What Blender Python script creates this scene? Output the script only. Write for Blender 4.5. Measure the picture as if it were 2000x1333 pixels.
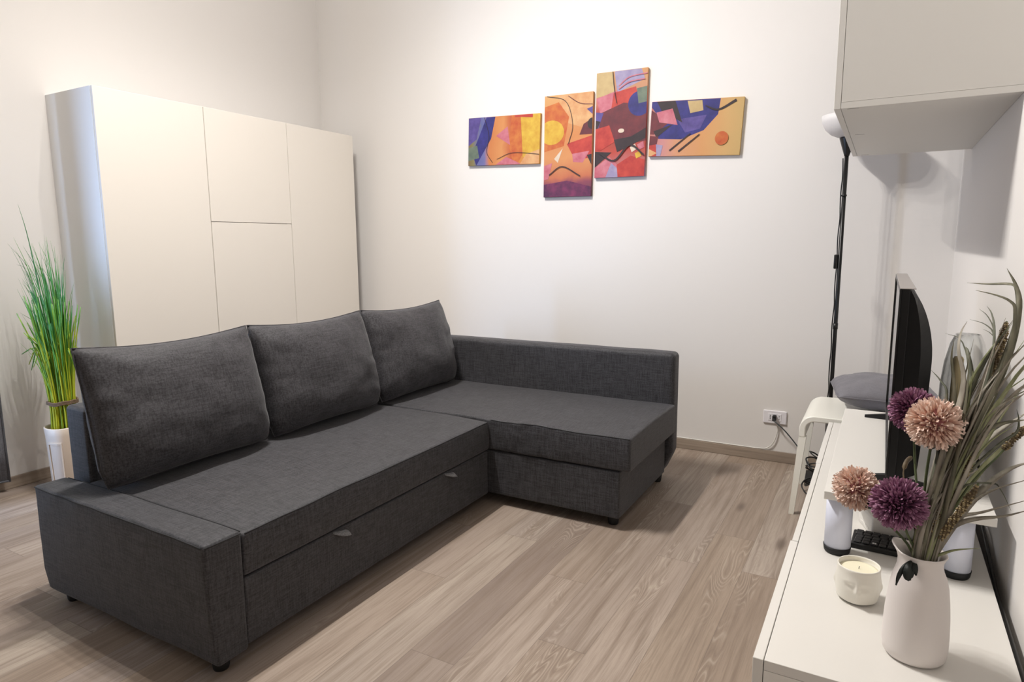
import bpy, bmesh, math, random
from mathutils import Vector, Matrix, noise
for o in list(bpy.data.objects): bpy.data.objects.remove(o)
SC = bpy.context.scene; COL = SC.collection
PI = math.pi
# ------------------------------------------------------------------ camera
YAW, PIT, ROLL, CAMH, FPX = map(float, (29.588, 8.46, -0.411, 1.224, 1278.39))
def make_camera():
    y, p, r = (math.radians(a) for a in (YAW, PIT, ROLL))
    F = Vector((-math.sin(y)*math.cos(p), math.cos(y)*math.cos(p), -math.sin(p)))
    R = Vector((math.cos(y), math.sin(y), 0)); U = R.cross(F)
    R2 = R*math.cos(r)+U*math.sin(r); U2 = U*math.cos(r)-R*math.sin(r)
    m = Matrix((R2, U2, -F)).transposed().to_4x4(); m.translation = (0, 0, CAMH)
    cd = bpy.data.cameras.new('camera'); c = bpy.data.objects.new('camera', cd); COL.objects.link(c)
    c.matrix_world = m; cd.sensor_width = 36; cd.lens = FPX*36/2000; cd.clip_start = .02
    SC.camera = c
make_camera()
# ------------------------------------------------------------------ light
w = bpy.data.worlds.new('sky'); SC.world = w; w.use_nodes = True
w.node_tree.nodes['Background'].inputs[0].default_value = (.62, .78, 1, 1)
w.node_tree.nodes['Background'].inputs[1].default_value = 1.0
SC.view_settings.view_transform = 'Standard'; SC.view_settings.look = 'None'
SC.view_settings.exposure = 0.0; SC.view_settings.gamma = 1.0; SC.view_settings.use_curve_mapping = False
CEIL = 3.62
LAMP = (-2.08, 1.83); LC = (1, .965, .925)
def aim(lo, tgt): lo.rotation_euler = (Vector(tgt)-lo.location).to_track_quat('-Z', 'Y').to_euler()
for k in range(4):                                    # spotlight bar on the ceiling above the sofa, four heads
    y = 1.53+.2*k
    ld = bpy.data.lights.new('ceiling_spot', 'SPOT'); ld.energy = 86; ld.color = LC; ld.shadow_soft_size = .022
    ld.spot_size = math.radians(166); ld.spot_blend = 1.0
    lo = bpy.data.objects.new('ceiling_spot', ld); COL.objects.link(lo); lo.location = (LAMP[0], y, 3.47); aim(lo, (-1.1, 1.95, 0))
ld = bpy.data.lights.new('ceiling_glow', 'POINT'); ld.energy = 62; ld.color = LC; ld.shadow_soft_size = .12
lo = bpy.data.objects.new('ceiling_glow', ld); COL.objects.link(lo); lo.location = (LAMP[0], LAMP[1], 3.4)
def area(name, loc, rot, sx, sy, e, col, spread=PI):
    ld = bpy.data.lights.new(name, 'AREA'); ld.shape = 'RECTANGLE'; ld.size = sx; ld.size_y = sy; ld.energy = e; ld.color = col; ld.spread = spread
    lo = bpy.data.objects.new(name, ld); COL.objects.link(lo); lo.location = loc; lo.rotation_euler = rot
area('window_daylight', (-3.98, .60, 1.25), (0, 0, 0), .28, 2.1, 22, (.42, .62, 1), math.radians(110))
aim(bpy.data.objects['window_daylight'], (-3.4, 1.9, 1.2))
# added fill light high behind the camera, stands for no real lamp
area('rear_fill_light', (-1.6, -1.3, 3.5), (0, 0, 0), .5, .5, 1.5, (1, .95, .9))

# ------------------------------------------------------------------ node helpers
def lin(c):
    if isinstance(c, str):
        c = [int(c[i:i+2], 16)/255 for i in (0, 2, 4)]
        c = [x/12.92 if x <= .04045 else ((x+.055)/1.055)**2.4 for x in c]
    return (c[0], c[1], c[2], 1)
class NT:
    def __init__(s, name):
        s.m = bpy.data.materials.new(name); s.m.use_nodes = True; s.t = s.m.node_tree; s.b = s.t.nodes['Principled BSDF']; s.L = s.t.links
    def n(s, typ, **k):
        nd = s.t.nodes.new('ShaderNode'+typ)
        for a, v in k.items():
            if a.startswith('i_'): nd.inputs[a[2:]].default_value = v
            elif a.startswith('n') and a[1:].isdigit(): 
                if hasattr(v, 'is_output'): s.L.new(v, nd.inputs[int(a[1:])])
                else: nd.inputs[int(a[1:])].default_value = v
            else: setattr(nd, a, v)
        return nd
    def math(s, op, a, b=0.0, c=None):
        k = dict(operation=op, n0=a, n1=b)
        if c is not None: k['n2'] = c
        return s.n('Math', **k).outputs[0]
    def obj(s): return s.n('TexCoord').outputs['Object']
    def mapping(s, v, scale=(1, 1, 1), loc=(0, 0, 0)):
        m = s.n('Mapping'); s.L.new(v, m.inputs[0]); m.inputs['Scale'].default_value = scale; m.inputs['Location'].default_value = loc; return m.outputs[0]
    def noise(s, v, scale=5, detail=2, rough=.5, dist=0):
        n = s.n('TexNoise'); s.L.new(v, n.inputs['Vector']); n.inputs['Scale'].default_value = scale; n.inputs['Detail'].default_value = detail
        n.inputs['Roughness'].default_value = rough; n.inputs['Distortion'].default_value = dist; return n.outputs['Fac']
    def ramp(s, f, stops, interp='LINEAR'):
        r = s.n('ValToRGB'); s.L.new(f, r.inputs[0]); e = r.color_ramp; e.interpolation = interp
        while len(e.elements) > 1: e.elements.remove(e.elements[-1])
        e.elements[0].position = stops[0][0]; e.elements[0].color = lin(stops[0][1])
        for p, c in stops[1:]:
            x = e.elements.new(p); x.color = lin(c)
        return r.outputs[0]
    def mix(s, f, a, b, mode='MIX'):
        m = s.n('Mix', data_type='RGBA', blend_type=mode)
        for i, v in ((0, f), (6, a), (7, b)):
            if hasattr(v, 'is_output'): s.L.new(v, m.inputs[i])
            else: m.inputs[i].default_value = v
        return m.outputs[2]
    def color(s, v): s.L.new(v, s.b.inputs['Base Color'])
    def bump(s, h, strength=.3, dist=.002):
        b = s.n('Bump'); b.inputs['Strength'].default_value = strength; b.inputs['Distance'].default_value = dist
        s.L.new(h, b.inputs['Height']); s.L.new(b.outputs[0], s.b.inputs['Normal'])
def plain(name, col, rough=.5, metal=0, vary=.0, scale=8, coat=0, spec=.5):
    t = NT(name); t.b.inputs['Roughness'].default_value = rough; t.b.inputs['Metallic'].default_value = metal
    t.b.inputs['Specular IOR Level'].default_value = spec
    if coat: t.b.inputs['Coat Weight'].default_value = coat
    c = lin(col)
    if vary:
        f = t.noise(t.obj(), scale, 3)
        t.color(t.mix(f, tuple(x*(1-vary) for x in c[:3])+(1,), tuple(min(1, x*(1+vary)) for x in c[:3])+(1,)))
    else: t.b.inputs['Base Color'].default_value = c
    return t.m
# ------------------------------------------------------------------ materials
def mat_wall(name, col):
    t = NT(name); f = t.noise(t.obj(), 1.2, 3); c = lin(col)
    t.color(t.mix(f, tuple(x*.975 for x in c[:3])+(1,), c)); t.b.inputs['Roughness'].default_value = .85
    t.bump(t.noise(t.obj(), 160, 3), .08, .001); return t.m
def mat_fabric(name, dark, light, s=1.0, rot=False):
    t = NT(name); o = t.obj()
    a = t.noise(t.mapping(o, (15*s, 210*s, 210*s)), 1, 3, .65)
    b = t.noise(t.mapping(o, (210*s, 15*s, 210*s), (3, 1, 2)), 1, 3, .65)
    c = t.noise(t.mapping(o, (210*s, 210*s, 15*s), (1, 5, 2)), 1, 3, .65)
    f = t.math('ADD', t.math('ADD', a, b), c)
    f = t.math('MULTIPLY_ADD', f, 1.9, -2.35)
    f = t.math('MINIMUM', t.math('MAXIMUM', f, 0.0), 1.0)
    t.color(t.mix(f, lin(dark), lin(light)))
    t.b.inputs['Roughness'].default_value = .68; t.b.inputs['Specular IOR Level'].default_value = .45
    t.b.inputs['Sheen Weight'].default_value = .12; t.b.inputs['Sheen Roughness'].default_value = .5
    t.bump(f, .25, .0006); return t.m
def mat_floor():
    t = NT('floor_laminate'); o = t.obj(); sp = t.n('SeparateXYZ'); t.L.new(o, sp.inputs[0])
    W, Ln = .158, 1.28
    xs = t.math('DIVIDE', t.math('ADD', sp.outputs[0], 10.03), W); ix = t.math('FLOOR', xs); fx = t.math('FRACT', xs)
    wn = t.n('TexWhiteNoise', noise_dimensions='1D'); t.L.new(ix, wn.inputs['W'])
    ys = t.math('ADD', t.math('DIVIDE', t.math('ADD', sp.outputs[1], 10.0), Ln), wn.outputs[0]); iy = t.math('FLOOR', ys); fy = t.math('FRACT', ys)
    cb = t.n('CombineXYZ'); t.L.new(ix, cb.inputs[0]); t.L.new(iy, cb.inputs[1])
    w2 = t.n('TexWhiteNoise', noise_dimensions='2D'); t.L.new(cb.outputs[0], w2.inputs['Vector'])
    rnd = w2.outputs[0]
    off = t.n('VectorMath', operation='SCALE'); t.L.new(w2.outputs['Color'], off.inputs[0]); off.inputs['Scale'].default_value = 37
    v = t.n('VectorMath', operation='ADD'); t.L.new(o, v.inputs[0]); t.L.new(off.outputs[0], v.inputs[1]); v = v.outputs[0]
    tone = t.noise(t.mapping(v, (5, .9, 1)), 1, 3, .55, .3)
    fine = t.noise(t.mapping(v, (190, 5, 1)), 1, 4, .7)
    mid = t.noise(t.mapping(v, (42, 1.6, 1)), 1, 4, .6, .5)
    # cathedral figure
    base = t.noise(t.mapping(v, (9, 1.1, 1)), 1, 2, .55, .3)
    ring = t.math('FRACT', t.math('MULTIPLY', base, 34.0))
    ring = t.math('ABSOLUTE', t.math('SUBTRACT', ring, .5))
    ringm = t.n('MapRange', interpolation_type='SMOOTHSTEP', n0=t.noise(t.mapping(v, (6.0, 1.0, 1), (9, 4, 0)), 1, 2, .5), n1=.54, n2=.66, n3=0.0, n4=1.0).outputs[0]
    # knots
    vo = t.n('TexVoronoi', feature='F1'); t.L.new(t.mapping(v, (4.2, 1.25, 1), (2, 7, 0)), vo.inputs['Vector']); vo.inputs['Scale'].default_value = 1.0
    kn = t.n('MapRange', interpolation_type='SMOOTHSTEP', n0=vo.outputs['Distance'], n1=.02, n2=.12, n3=1.0, n4=0.0).outputs[0]
    c = t.ramp(tone, [(.3, '82736a'), (.5, '9d8e82'), (.7, 'b3a598')])
    c = t.mix(t.math('MULTIPLY', rnd, .3), c, lin('9c8774'))
    tint = t.ramp(rnd, [(0, '82746b'), (.3, 'a8998c'), (.6, '94826f'), (.8, '9b9089'), (1, 'b3a799')])
    c = t.mix(.55, c, tint)
    c = t.mix(t.math('MULTIPLY', t.n('MapRange', n0=mid, n1=.46, n2=.72, n3=0.0, n4=1.0).outputs[0], .75), c, lin('7a6a5c'))
    c = t.mix(t.math('MULTIPLY', t.n('MapRange', n0=fine, n1=.45, n2=.75, n3=0.0, n4=1.0).outputs[0], .5), c, lin('6f6052'))
    c = t.mix(t.math('MULTIPLY', t.math('MULTIPLY', ringm, t.n('MapRange', n0=ring, n1=.30, n2=.5, n3=0.0, n4=1.0).outputs[0]), .28), c, lin('d0c4b4'))
    c = t.mix(t.math('MULTIPLY', t.math('MULTIPLY', ringm, t.n('MapRange', n0=ring, n1=.0, n2=.2, n3=1.0, n4=0.0).outputs[0]), .4), c, lin('75665a'))
    c = t.mix(t.math('MULTIPLY', kn, .75), c, lin('5a4c43'))
    ex = t.math('MINIMUM', fx, t.math('SUBTRACT', 1.0, fx)); ey = t.math('MINIMUM', fy, t.math('SUBTRACT', 1.0, fy))
    sx = t.math('LESS_THAN', ex, .0075); sy = t.math('LESS_THAN', ey, .0010)
    seam = t.math('MAXIMUM', sx, sy)
    c = t.mix(t.math('MULTIPLY', seam, .45), c, lin('5c5148'))
    t.color(c); t.b.inputs['Roughness'].default_value = .48; t.b.inputs['Specular IOR Level'].default_value = .4
    t.bump(fine, .12, .0006); return t.m
def mat_wood_trim():
    t = NT('baseboard_wood'); o = t.obj()
    f = t.noise(t.mapping(o, (2, 2, 60)), 1, 4, .6)
    t.color(t.ramp(f, [(.3, '84766a'), (.7, 'a59686')])); t.b.inputs['Roughness'].default_value = .5; return t.m
M = {}
M['wall'] = mat_wall('wall_paint', 'e3dfdb'); M['ceil'] = mat_wall('ceiling_paint', 'dedbd6')
M['floor'] = mat_floor(); M['base'] = mat_wood_trim()
M['sofa'] = mat_fabric('charcoal_slub_fabric', '19191c', '424145')
M['cushion'] = mat_fabric('charcoal_cushion_fabric', '1b1a1d', '444246', 1.0)
M['pull'] = mat_fabric('grey_webbing', '5a5a5c', '8a8a8c', 2)
M['seam'] = plain('dark_thread', '29292b', .9)
M['black'] = plain('black_plastic', '101011', .35); M['blackmat'] = plain('matte_black', '0c0c0d', .6)
M['white'] = plain('white_foil', 'dfdcd6', .38); M['whiteedge'] = plain('white_edge_banding', 'e6e3dd', .4)
M['warddoor'] = plain('white_cabinet_front', 'e2dcd3', .45); M['wardside'] = plain('white_cabinet_side', 'ebebea', .3)
M['upper'] = plain('white_wall_cabinet', 'd8d5cf', .45)
M['screw'] = plain('steel_screw', '8c8884', .35, .9)
M['plate'] = plain('white_switch_plate', 'e9e6ea', .35)
M['cable_w'] = plain('white_cable', 'dcd9d2', .5); M['cable_g'] = plain('grey_cable', '44484a', .5)
M['stool'] = plain('white_lacquered_stool', 'eceae0', .35)
M['pillow'] = mat_fabric('grey_cotton', '69676c', '7b797f', 3)
M['curtain'] = mat_fabric('grey_curtain', '5e6066', '7c7e85', 1.2)
M['hem'] = mat_fabric('grey_curtain_hem', '4a4c52', '5c5e64', 1.2)
M['ceramic'] = plain('white_ceramic', 'e3dcd8', .55); M['candlejar'] = plain('cream_ceramic', 'ebe7dc', .4)
M['wax'] = plain('wax', 'efe9cf', .4); M['pot'] = plain('cream_pot', 'dccebf', .5)
M['tan'] = plain('tan_wax', 'b7a57f', .6)
LEAVES=[
 ('a',0.0075,0,[(0.097, 1.33, 0.649), (0.122, 1.344, 0.784), (0.151, 1.358, 0.906), (0.186, 1.371, 1.025), (0.2, 1.385, 1.094), (0.198, 1.399, 1.137), (0.19, 1.412, 1.148), (0.161, 1.426, 1.147), (0.131, 1.44, 1.148)]),
 ('a',0.01,0,[(0.097, 1.33, 0.649), (0.134, 1.342, 0.825), (0.172, 1.353, 0.955), (0.194, 1.365, 1.044), (0.201, 1.377, 1.112), (0.196, 1.388, 1.146), (0.182, 1.4, 1.176)]),
 ('a',0.008,0,[(0.097, 1.33, 0.649), (0.127, 1.334, 0.816), (0.164, 1.339, 0.948), (0.188, 1.343, 1.046), (0.19, 1.347, 1.106), (0.184, 1.351, 1.122), (0.165, 1.356, 1.132), (0.137, 1.36, 1.14)]),
 ('b',0.01,2,[(0.097, 1.33, 0.649), (0.106, 1.338, 0.792), (0.125, 1.347, 0.905), (0.134, 1.355, 0.982), (0.123, 1.363, 1.034), (0.124, 1.372, 1.065), (0.131, 1.38, 1.084)]),
 ('b',0.006,0,[(0.097, 1.33, 0.649), (0.103, 1.336, 0.783), (0.118, 1.342, 0.887), (0.118, 1.348, 0.968), (0.111, 1.354, 1.021), (0.113, 1.36, 1.054)]),
 ('b',0.01,1,[(0.097, 1.33, 0.649), (0.107, 1.348, 0.837), (0.135, 1.366, 0.93), (0.145, 1.384, 0.983), (0.139, 1.402, 1.025), (0.136, 1.42, 1.034)]),
 ('b',0.004,1,[(0.097, 1.33, 0.649), (0.103, 1.348, 0.837), (0.111, 1.365, 0.948), (0.101, 1.382, 0.974), (0.085, 1.4, 0.991)]),
 ('b',0.008,2,[(0.097, 1.33, 0.649), (0.096, 1.332, 0.764), (0.11, 1.335, 0.86), (0.111, 1.338, 0.933), (0.104, 1.34, 0.959)]),
 ('c',0.004,1,[(0.097, 1.33, 0.649), (0.147, 1.356, 0.869), (0.171, 1.382, 1.004), (0.175, 1.408, 1.064), (0.172, 1.434, 1.093), (0.166, 1.46, 1.106)]),
 ('c',0.003,1,[(0.097, 1.33, 0.649), (0.144, 1.356, 0.859), (0.169, 1.382, 0.985), (0.175, 1.408, 1.059), (0.167, 1.434, 1.088), (0.155, 1.46, 1.1)]),
 ('c',0.003,1,[(0.097, 1.33, 0.649), (0.144, 1.356, 0.859), (0.171, 1.382, 0.985), (0.175, 1.408, 1.054), (0.164, 1.434, 1.074), (0.142, 1.46, 1.08)]),
 ('c',0.003,1,[(0.097, 1.33, 0.649), (0.144, 1.356, 0.859), (0.171, 1.382, 0.985), (0.176, 1.408, 1.045), (0.173, 1.434, 1.058), (0.164, 1.46, 1.063)]),
 ('c',0.003,1,[(0.097, 1.33, 0.649), (0.133, 1.362, 0.856), (0.147, 1.395, 0.962), (0.132, 1.428, 1.04), (0.106, 1.46, 1.052)]),
 ('d',0.014,3,[(0.097, 1.33, 0.649), (0.146, 1.36, 0.783), (0.195, 1.39, 0.857), (0.243, 1.42, 0.898)]),
 ('d',0.012,3,[(0.097, 1.33, 0.649), (0.14, 1.347, 0.805), (0.184, 1.363, 0.909), (0.228, 1.38, 1.0)]),
 ('d',0.013,2,[(0.097, 1.33, 0.649), (0.13, 1.353, 0.792), (0.178, 1.377, 0.877), (0.237, 1.4, 0.934)]),
 ('d',0.01,0,[(0.097, 1.33, 0.649), (0.12, 1.338, 0.814), (0.152, 1.345, 0.882), (0.186, 1.352, 0.912), (0.228, 1.36, 0.925)]),
 ('d',0.012,2,[(0.097, 1.33, 0.649), (0.154, 1.347, 0.761), (0.202, 1.363, 0.825), (0.245, 1.38, 0.85)]),
 ('e',0.007,2,[(0.097, 1.33, 0.649), (0.147, 1.34, 0.752), (0.182, 1.35, 0.793), (0.24, 1.36, 0.823)]),
 ('e',0.007,2,[(0.097, 1.33, 0.649), (0.134, 1.333, 0.724), (0.166, 1.335, 0.744), (0.205, 1.338, 0.756), (0.242, 1.34, 0.776)]),
 ('e',0.006,2,[(0.097, 1.33, 0.649), (0.138, 1.347, 0.734), (0.179, 1.363, 0.75), (0.247, 1.38, 0.781)]),
 ('e',0.005,3,[(0.105, 1.33, 0.651), (0.118, 1.327, 0.67), (0.14, 1.323, 0.686), (0.175, 1.32, 0.699)]),
 ('e',0.003,1,[(0.097, 1.33, 0.649), (0.137, 1.342, 0.787), (0.185, 1.355, 0.806), (0.202, 1.368, 0.791), (0.221, 1.38, 0.754)]),
 ('e',0.004,1,[(0.097, 1.33, 0.649), (0.143, 1.34, 0.808), (0.189, 1.35, 0.877), (0.213, 1.36, 0.9), (0.216, 1.37, 0.921), (0.213, 1.38, 0.936)]),
]
SPIKES=[
 (0.0075,0.45,[(0.097, 1.33, 0.649), (0.135, 1.348, 0.813), (0.156, 1.366, 0.905), (0.167, 1.384, 0.966), (0.183, 1.402, 1.029), (0.192, 1.42, 1.083)]),
 (0.0075,0.55,[(0.097, 1.33, 0.649), (0.149, 1.348, 0.788), (0.193, 1.365, 0.855), (0.217, 1.382, 0.889), (0.239, 1.4, 0.905)]),
 (0.008,0.25,[(0.097, 1.33, 0.649), (0.111, 1.333, 0.728), (0.133, 1.337, 0.789), (0.154, 1.34, 0.856)]),
 (0.0075,0.25,[(0.097, 1.33, 0.649), (0.125, 1.32, 0.722), (0.146, 1.31, 0.777), (0.161, 1.3, 0.82)]),
]
CAT= [(0.098, 1.34, 0.644), (0.067, 1.36, 0.748), (0.056, 1.38, 0.789), (0.059, 1.4, 0.809), (0.068, 1.42, 0.816)]
# ------------------------------------------------------------------ object helpers
def link(name, bm, mats, parent=None, smooth=True, loc=None):
    me = bpy.data.meshes.new(name)
    bmesh.ops.recalc_face_normals(bm, faces=bm.faces[:])
    bm.to_mesh(me); bm.free()
    for m in (mats if isinstance(mats, (list, tuple)) else [mats]): me.materials.append(m)
    if smooth: me.shade_smooth()
    o = bpy.data.objects.new(name, me); COL.objects.link(o)
    if parent is not None: o.parent = parent
    if loc is not None: o.location = loc
    return o
def tag(o, label=None, cat=None, group=None, kind=None):
    if label: o['label'] = label
    if cat: o['category'] = cat
    if group: o['group'] = group
    if kind: o['kind'] = kind
    return o
def empty(name, label, cat, loc=(0, 0, 0), group=None, rz=0):
    o = bpy.data.objects.new(name, None); COL.objects.link(o); o.location = loc; o.rotation_euler = (0, 0, rz)
    o.empty_display_size = .05
    return tag(o, label, cat, group)
def box(bm, lo, hi, bev=0.0, seg=2, mi=0):
    vs = [bm.verts.new((x, y, z)) for x in (lo[0], hi[0]) for y in (lo[1], hi[1]) for z in (lo[2], hi[2])]
    fs = []
    for q in ((0, 1, 3, 2), (4, 6, 7, 5), (0, 4, 5, 1), (2, 3, 7, 6), (0, 2, 6, 4), (1, 5, 7, 3)):
        f = bm.faces.new([vs[i] for i in q]); f.material_index = mi; fs.append(f)
    bmesh.ops.recalc_face_normals(bm, faces=fs)
    if bev:
        es = list({e for f in fs for e in f.edges})
        bmesh.ops.bevel(bm, geom=es, offset=bev, segments=seg, affect='EDGES', profile=.5)
    return vs
def B(lo, hi, bev=0.0, seg=2):
    bm = bmesh.new(); box(bm, lo, hi, bev, seg); return bm
def struct(name, bm, m):
    o = link(name, bm, m, smooth=False); o['kind'] = 'structure'; return o
def rbox(lo, hi, r, res=.03, fn=None, bm=None):
    """rounded upholstery block on a dense grid, fn(Vector)->Vector deforms it"""
    bm = bm or bmesh.new()
    def ticks(a, b):
        n = max(2, round((b-a-2*r)/res)); t = [a+r*k/4 for k in range(4)]
        t += [a+r+(b-a-2*r)*k/n for k in range(n+1)]; t += [b-r+r*(k+1)/4 for k in range(4)]; return t
    T = [ticks(lo[i], hi[i]) for i in range(3)]; cache = {}
    def vert(p):
        k = tuple(round(c, 6) for c in p)
        if k not in cache:
            q = [min(max(p[i], lo[i]+r), hi[i]-r) for i in range(3)]; d = Vector(p)-Vector(q)
            if d.length > 1e-9:
                # spherify the corner: map the cube offset to a ball
                m = max(abs(c) for c in d)
                d = d.normalized()*m
            v = Vector(q)+d
            if fn: v = fn(v)
            cache[k] = bm.verts.new(v)
        return cache[k]
    for ax in range(3):
        u, w_ = [(1, 2), (0, 2), (0, 1)][ax]
        for side in (lo[ax], hi[ax]):
            for i in range(len(T[u])-1):
                for j in range(len(T[w_])-1):
                    ps = []
                    for a, b in ((i, j), (i+1, j), (i+1, j+1), (i, j+1)):
                        p = [0, 0, 0]; p[ax] = side; p[u] = T[u][a]; p[w_] = T[w_][b]; ps.append(vert(p))
                    try: bm.faces.new(ps)
                    except ValueError: pass
    return bm
def tube(bm, pts, rad, sides=8, closed_ends=True, mi=0):
    pts = [Vector(p) for p in pts]; n = len(pts)
    rad = rad if isinstance(rad, (list, tuple)) else [rad]*n
    rings = []; up = Vector((.3, .2, 1)).normalized(); prev = None
    for i, p in enumerate(pts):
        t = (pts[min(i+1, n-1)]-pts[max(i-1, 0)]).normalized()
        a = prev - t*prev.dot(t) if prev is not None else t.cross(up if abs(t.dot(up)) < .95 else Vector((1, 0, 0)))
        a.normalize(); prev = a; b = t.cross(a)
        rings.append([bm.verts.new(p+(a*math.cos(2*PI*k/sides)+b*math.sin(2*PI*k/sides))*rad[i]) for k in range(sides)])
    for i in range(n-1):
        for k in range(sides):
            f = bm.faces.new((rings[i][k], rings[i][(k+1) % sides], rings[i+1][(k+1) % sides], rings[i+1][k])); f.material_index = mi
    if closed_ends:
        bm.faces.new(rings[0][::-1]).material_index = mi; bm.faces.new(rings[-1]).material_index = mi
def lathe(bm, prof, c=(0, 0, 0), seg=40, mi=0, fn=None):
    rings = []
    for r, z in prof:
        if r < 1e-6: rings.append([bm.verts.new((c[0], c[1], c[2]+z))]*seg); continue
        rg = []
        for k in range(seg):
            a = 2*PI*k/seg; v = Vector((r*math.cos(a), r*math.sin(a), z))
            if fn: v = fn(v, a)
            rg.append(bm.verts.new(v+Vector(c)))
        rings.append(rg)
    for i in range(len(rings)-1):
        for k in range(seg):
            q = [rings[i][k], rings[i][(k+1) % seg], rings[i+1][(k+1) % seg], rings[i+1][k]]
            u = []
            for v in q:
                if v not in u: u.append(v)
            if len(u) > 2: bm.faces.new(u).material_index = mi
def smooth_path(pts, k=4):
    pts = [Vector(p) for p in pts]; out = []
    P = [pts[0]*2-pts[1]]+pts+[pts[-1]*2-pts[-2]]
    for i in range(1, len(P)-2):
        for s in range(k):
            t = s/k; a, b, c, d = P[i-1], P[i], P[i+1], P[i+2]
            out.append(.5*((2*b)+(-a+c)*t+(2*a-5*b+4*c-d)*t*t+(-a+3*b-3*c+d)*t**3))
    out.append(pts[-1]); return out
def ribbon(bm, pts, width, face=Vector((0, -1, .3)), cup=.25, mi=0, shape=None, twist=0):
    """leaf: a strip with a folded midrib and real thickness"""
    pts = smooth_path(pts, 4); n = len(pts); rows = []
    for i, p in enumerate(pts):
        s = i/(n-1); t = (pts[min(i+1, n-1)]-pts[max(i-1, 0)]).normalized()
        side = t.cross(face).normalized(); nrm = side.cross(t)
        if twist:
            q = Matrix.Rotation(twist*s, 3, t); side = q @ side; nrm = q @ nrm
        wd = width*(shape(s) if shape else (min(1, .25+s*2.2)*(1-s**3)+.04))
        rows.append([bm.verts.new(p-side*wd/2+nrm*wd*cup), bm.verts.new(p), bm.verts.new(p+side*wd/2+nrm*wd*cup), bm.verts.new(p-nrm*max(.0005, wd*.08))])
    for i in range(n-1):
        for a, b in ((0, 1), (1, 2), (2, 3), (3, 0)):
            bm.faces.new((rows[i][a], rows[i][b], rows[i+1][b], rows[i+1][a])).material_index = mi
    bm.faces.new(rows[0][::-1]).material_index = mi; bm.faces.new(rows[-1]).material_index = mi

# ------------------------------------------------------------------ the room
XL, XR, YB, YF = -3.829, .285, 3.813, -2.6
WY0, WY1, WZ1 = .15, 1.1, 2.3                       # window opening in the left wall, out of frame
struct('floor', B((XL-.3, YF-.1, -.1), (XR+.1, YB+.1, 0)), M['floor'])
struct('ceiling', B((XL-.1, YF-.1, CEIL), (XR+.1, YB+.1, CEIL+.1)), M['ceil'])
struct('wall_back', B((XL-.1, YB, 0), (XR+.1, YB+.12, CEIL)), M['wall'])
struct('wall_right', B((XR, YF-.1, 0), (XR+.12, YB, CEIL)), M['wall'])
struct('wall_front', B((XL-.1, YF-.12, 0), (XR, YF, CEIL)), M['wall'])
bm = bmesh.new()
box(bm, (XL-.14, YF, 0), (XL, WY0, CEIL)); box(bm, (XL-.14, WY1, 0), (XL, YB, CEIL)); box(bm, (XL-.14, WY0, WZ1), (XL, WY1, CEIL))
struct('wall_left', bm, M['wall'])
bm = bmesh.new()
for lo, hi in (((XL-.1, WY0, 0), (XL-.05, WY0+.05, WZ1)), ((XL-.1, WY1-.05, 0), (XL-.05, WY1, WZ1)), ((XL-.1, WY0, 0), (XL-.05, WY1, .06)), ((XL-.1, WY0, WZ1-.05), (XL-.05, WY1, WZ1))):
    box(bm, lo, hi, .004)
struct('window_1', bm, M['white'])
bm = B((XL, YB-.012, 0), (XR, YB, .061), .003); struct('baseboard_back', bm, M['base'])
bm = B((XL, WY1+.05, 0), (XL+.012, YB-.012, .061), .003); struct('baseboard_left', bm, M['base'])
bm = B((XR-.012, 2.9, 0), (XR, YB-.012, .061), .003); struct('baseboard_right', bm, M['base'])

# ------------------------------------------------------------------ sofa
X0, XF, XC, YA, YE, YM, HS, HB = -2.49, -1.563, -.884, 1.056, 3.305, 2.526, .414, .668
sofa = empty('corner_sofa', 'charcoal fabric corner sofa with a chaise at its far end and a low near arm', 'sofa', (-1.9, 2.2, 0))
def spart(name, bm, m=None, parent=None):
    o = link(name, bm, m or M['sofa']); p = parent or sofa; o.parent = p
    o.matrix_parent_inverse = Matrix.Translation(-sofa.location) if p is sofa else Matrix.Identity(4)
    return o
def nz(v, s, seed=0): return noise.noise(Vector((v.x*s+seed, v.y*s+seed*.7, v.z*s)))
ARMX = XF+.006
def arm_fn(v):
    t = (v.x-X0)/(ARMX-X0); h = (v.z-.045)/(HS-.045)
    bow = math.sin(PI*min(1, max(0, t)))
    # top sags slightly, outside bulges, outer face flares at the front top
    v = v.copy()
    if v.y < YA+.05: v.y -= (.012*bow+.018*max(0, t)**3)*math.sin(PI*min(1, h)*.55)
    v.z += .006*bow*(h > .9) - .004*nz(v, 5)
    if v.y < YA+.05: v.y += .003*nz(v, 14, 3)*(h**2)
    if h < .2 and t < .08: v.x += .03*(1-h/.2)*(1-t/.08)
    return v
arm = spart('armrest', rbox((X0, YA, .045), (ARMX, YA+.106, HS), .012, .02, arm_fn))
bm = bmesh.new()                                   # piping round the arm's top panel
for side in (0, 1):
    pts = []
    for k in range(25):
        t = k/24; x = X0+.01+(ARMX-X0-.02)*t
        v = arm_fn(Vector((x, YA if side == 0 else YA+.106, HS-.006)))
        pts.append((v.x, v.y-.001 if side == 0 else v.y+.0005, v.z+.001))
    tube(bm, pts, .0022, 6)
v0 = arm_fn(Vector((ARMX, YA+.006, HS-.006))); v1 = Vector((ARMX, YA+.1, HS-.006))
tube(bm, [v0+Vector((.001, 0, 0)), v1+Vector((.001, 0, 0))], .0022, 6)
o = spart('piping', bm, M['seam'], sofa)
def back_fn(v): 
    v = v.copy(); v.z += .004*nz(v, 4); v.x += .003*nz(v, 6, 2); return v
spart('backrest', rbox((X0-.012, YA+.128, .06), (X0+.12, YE-.005, HB), .018, .03, back_fn))
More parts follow.
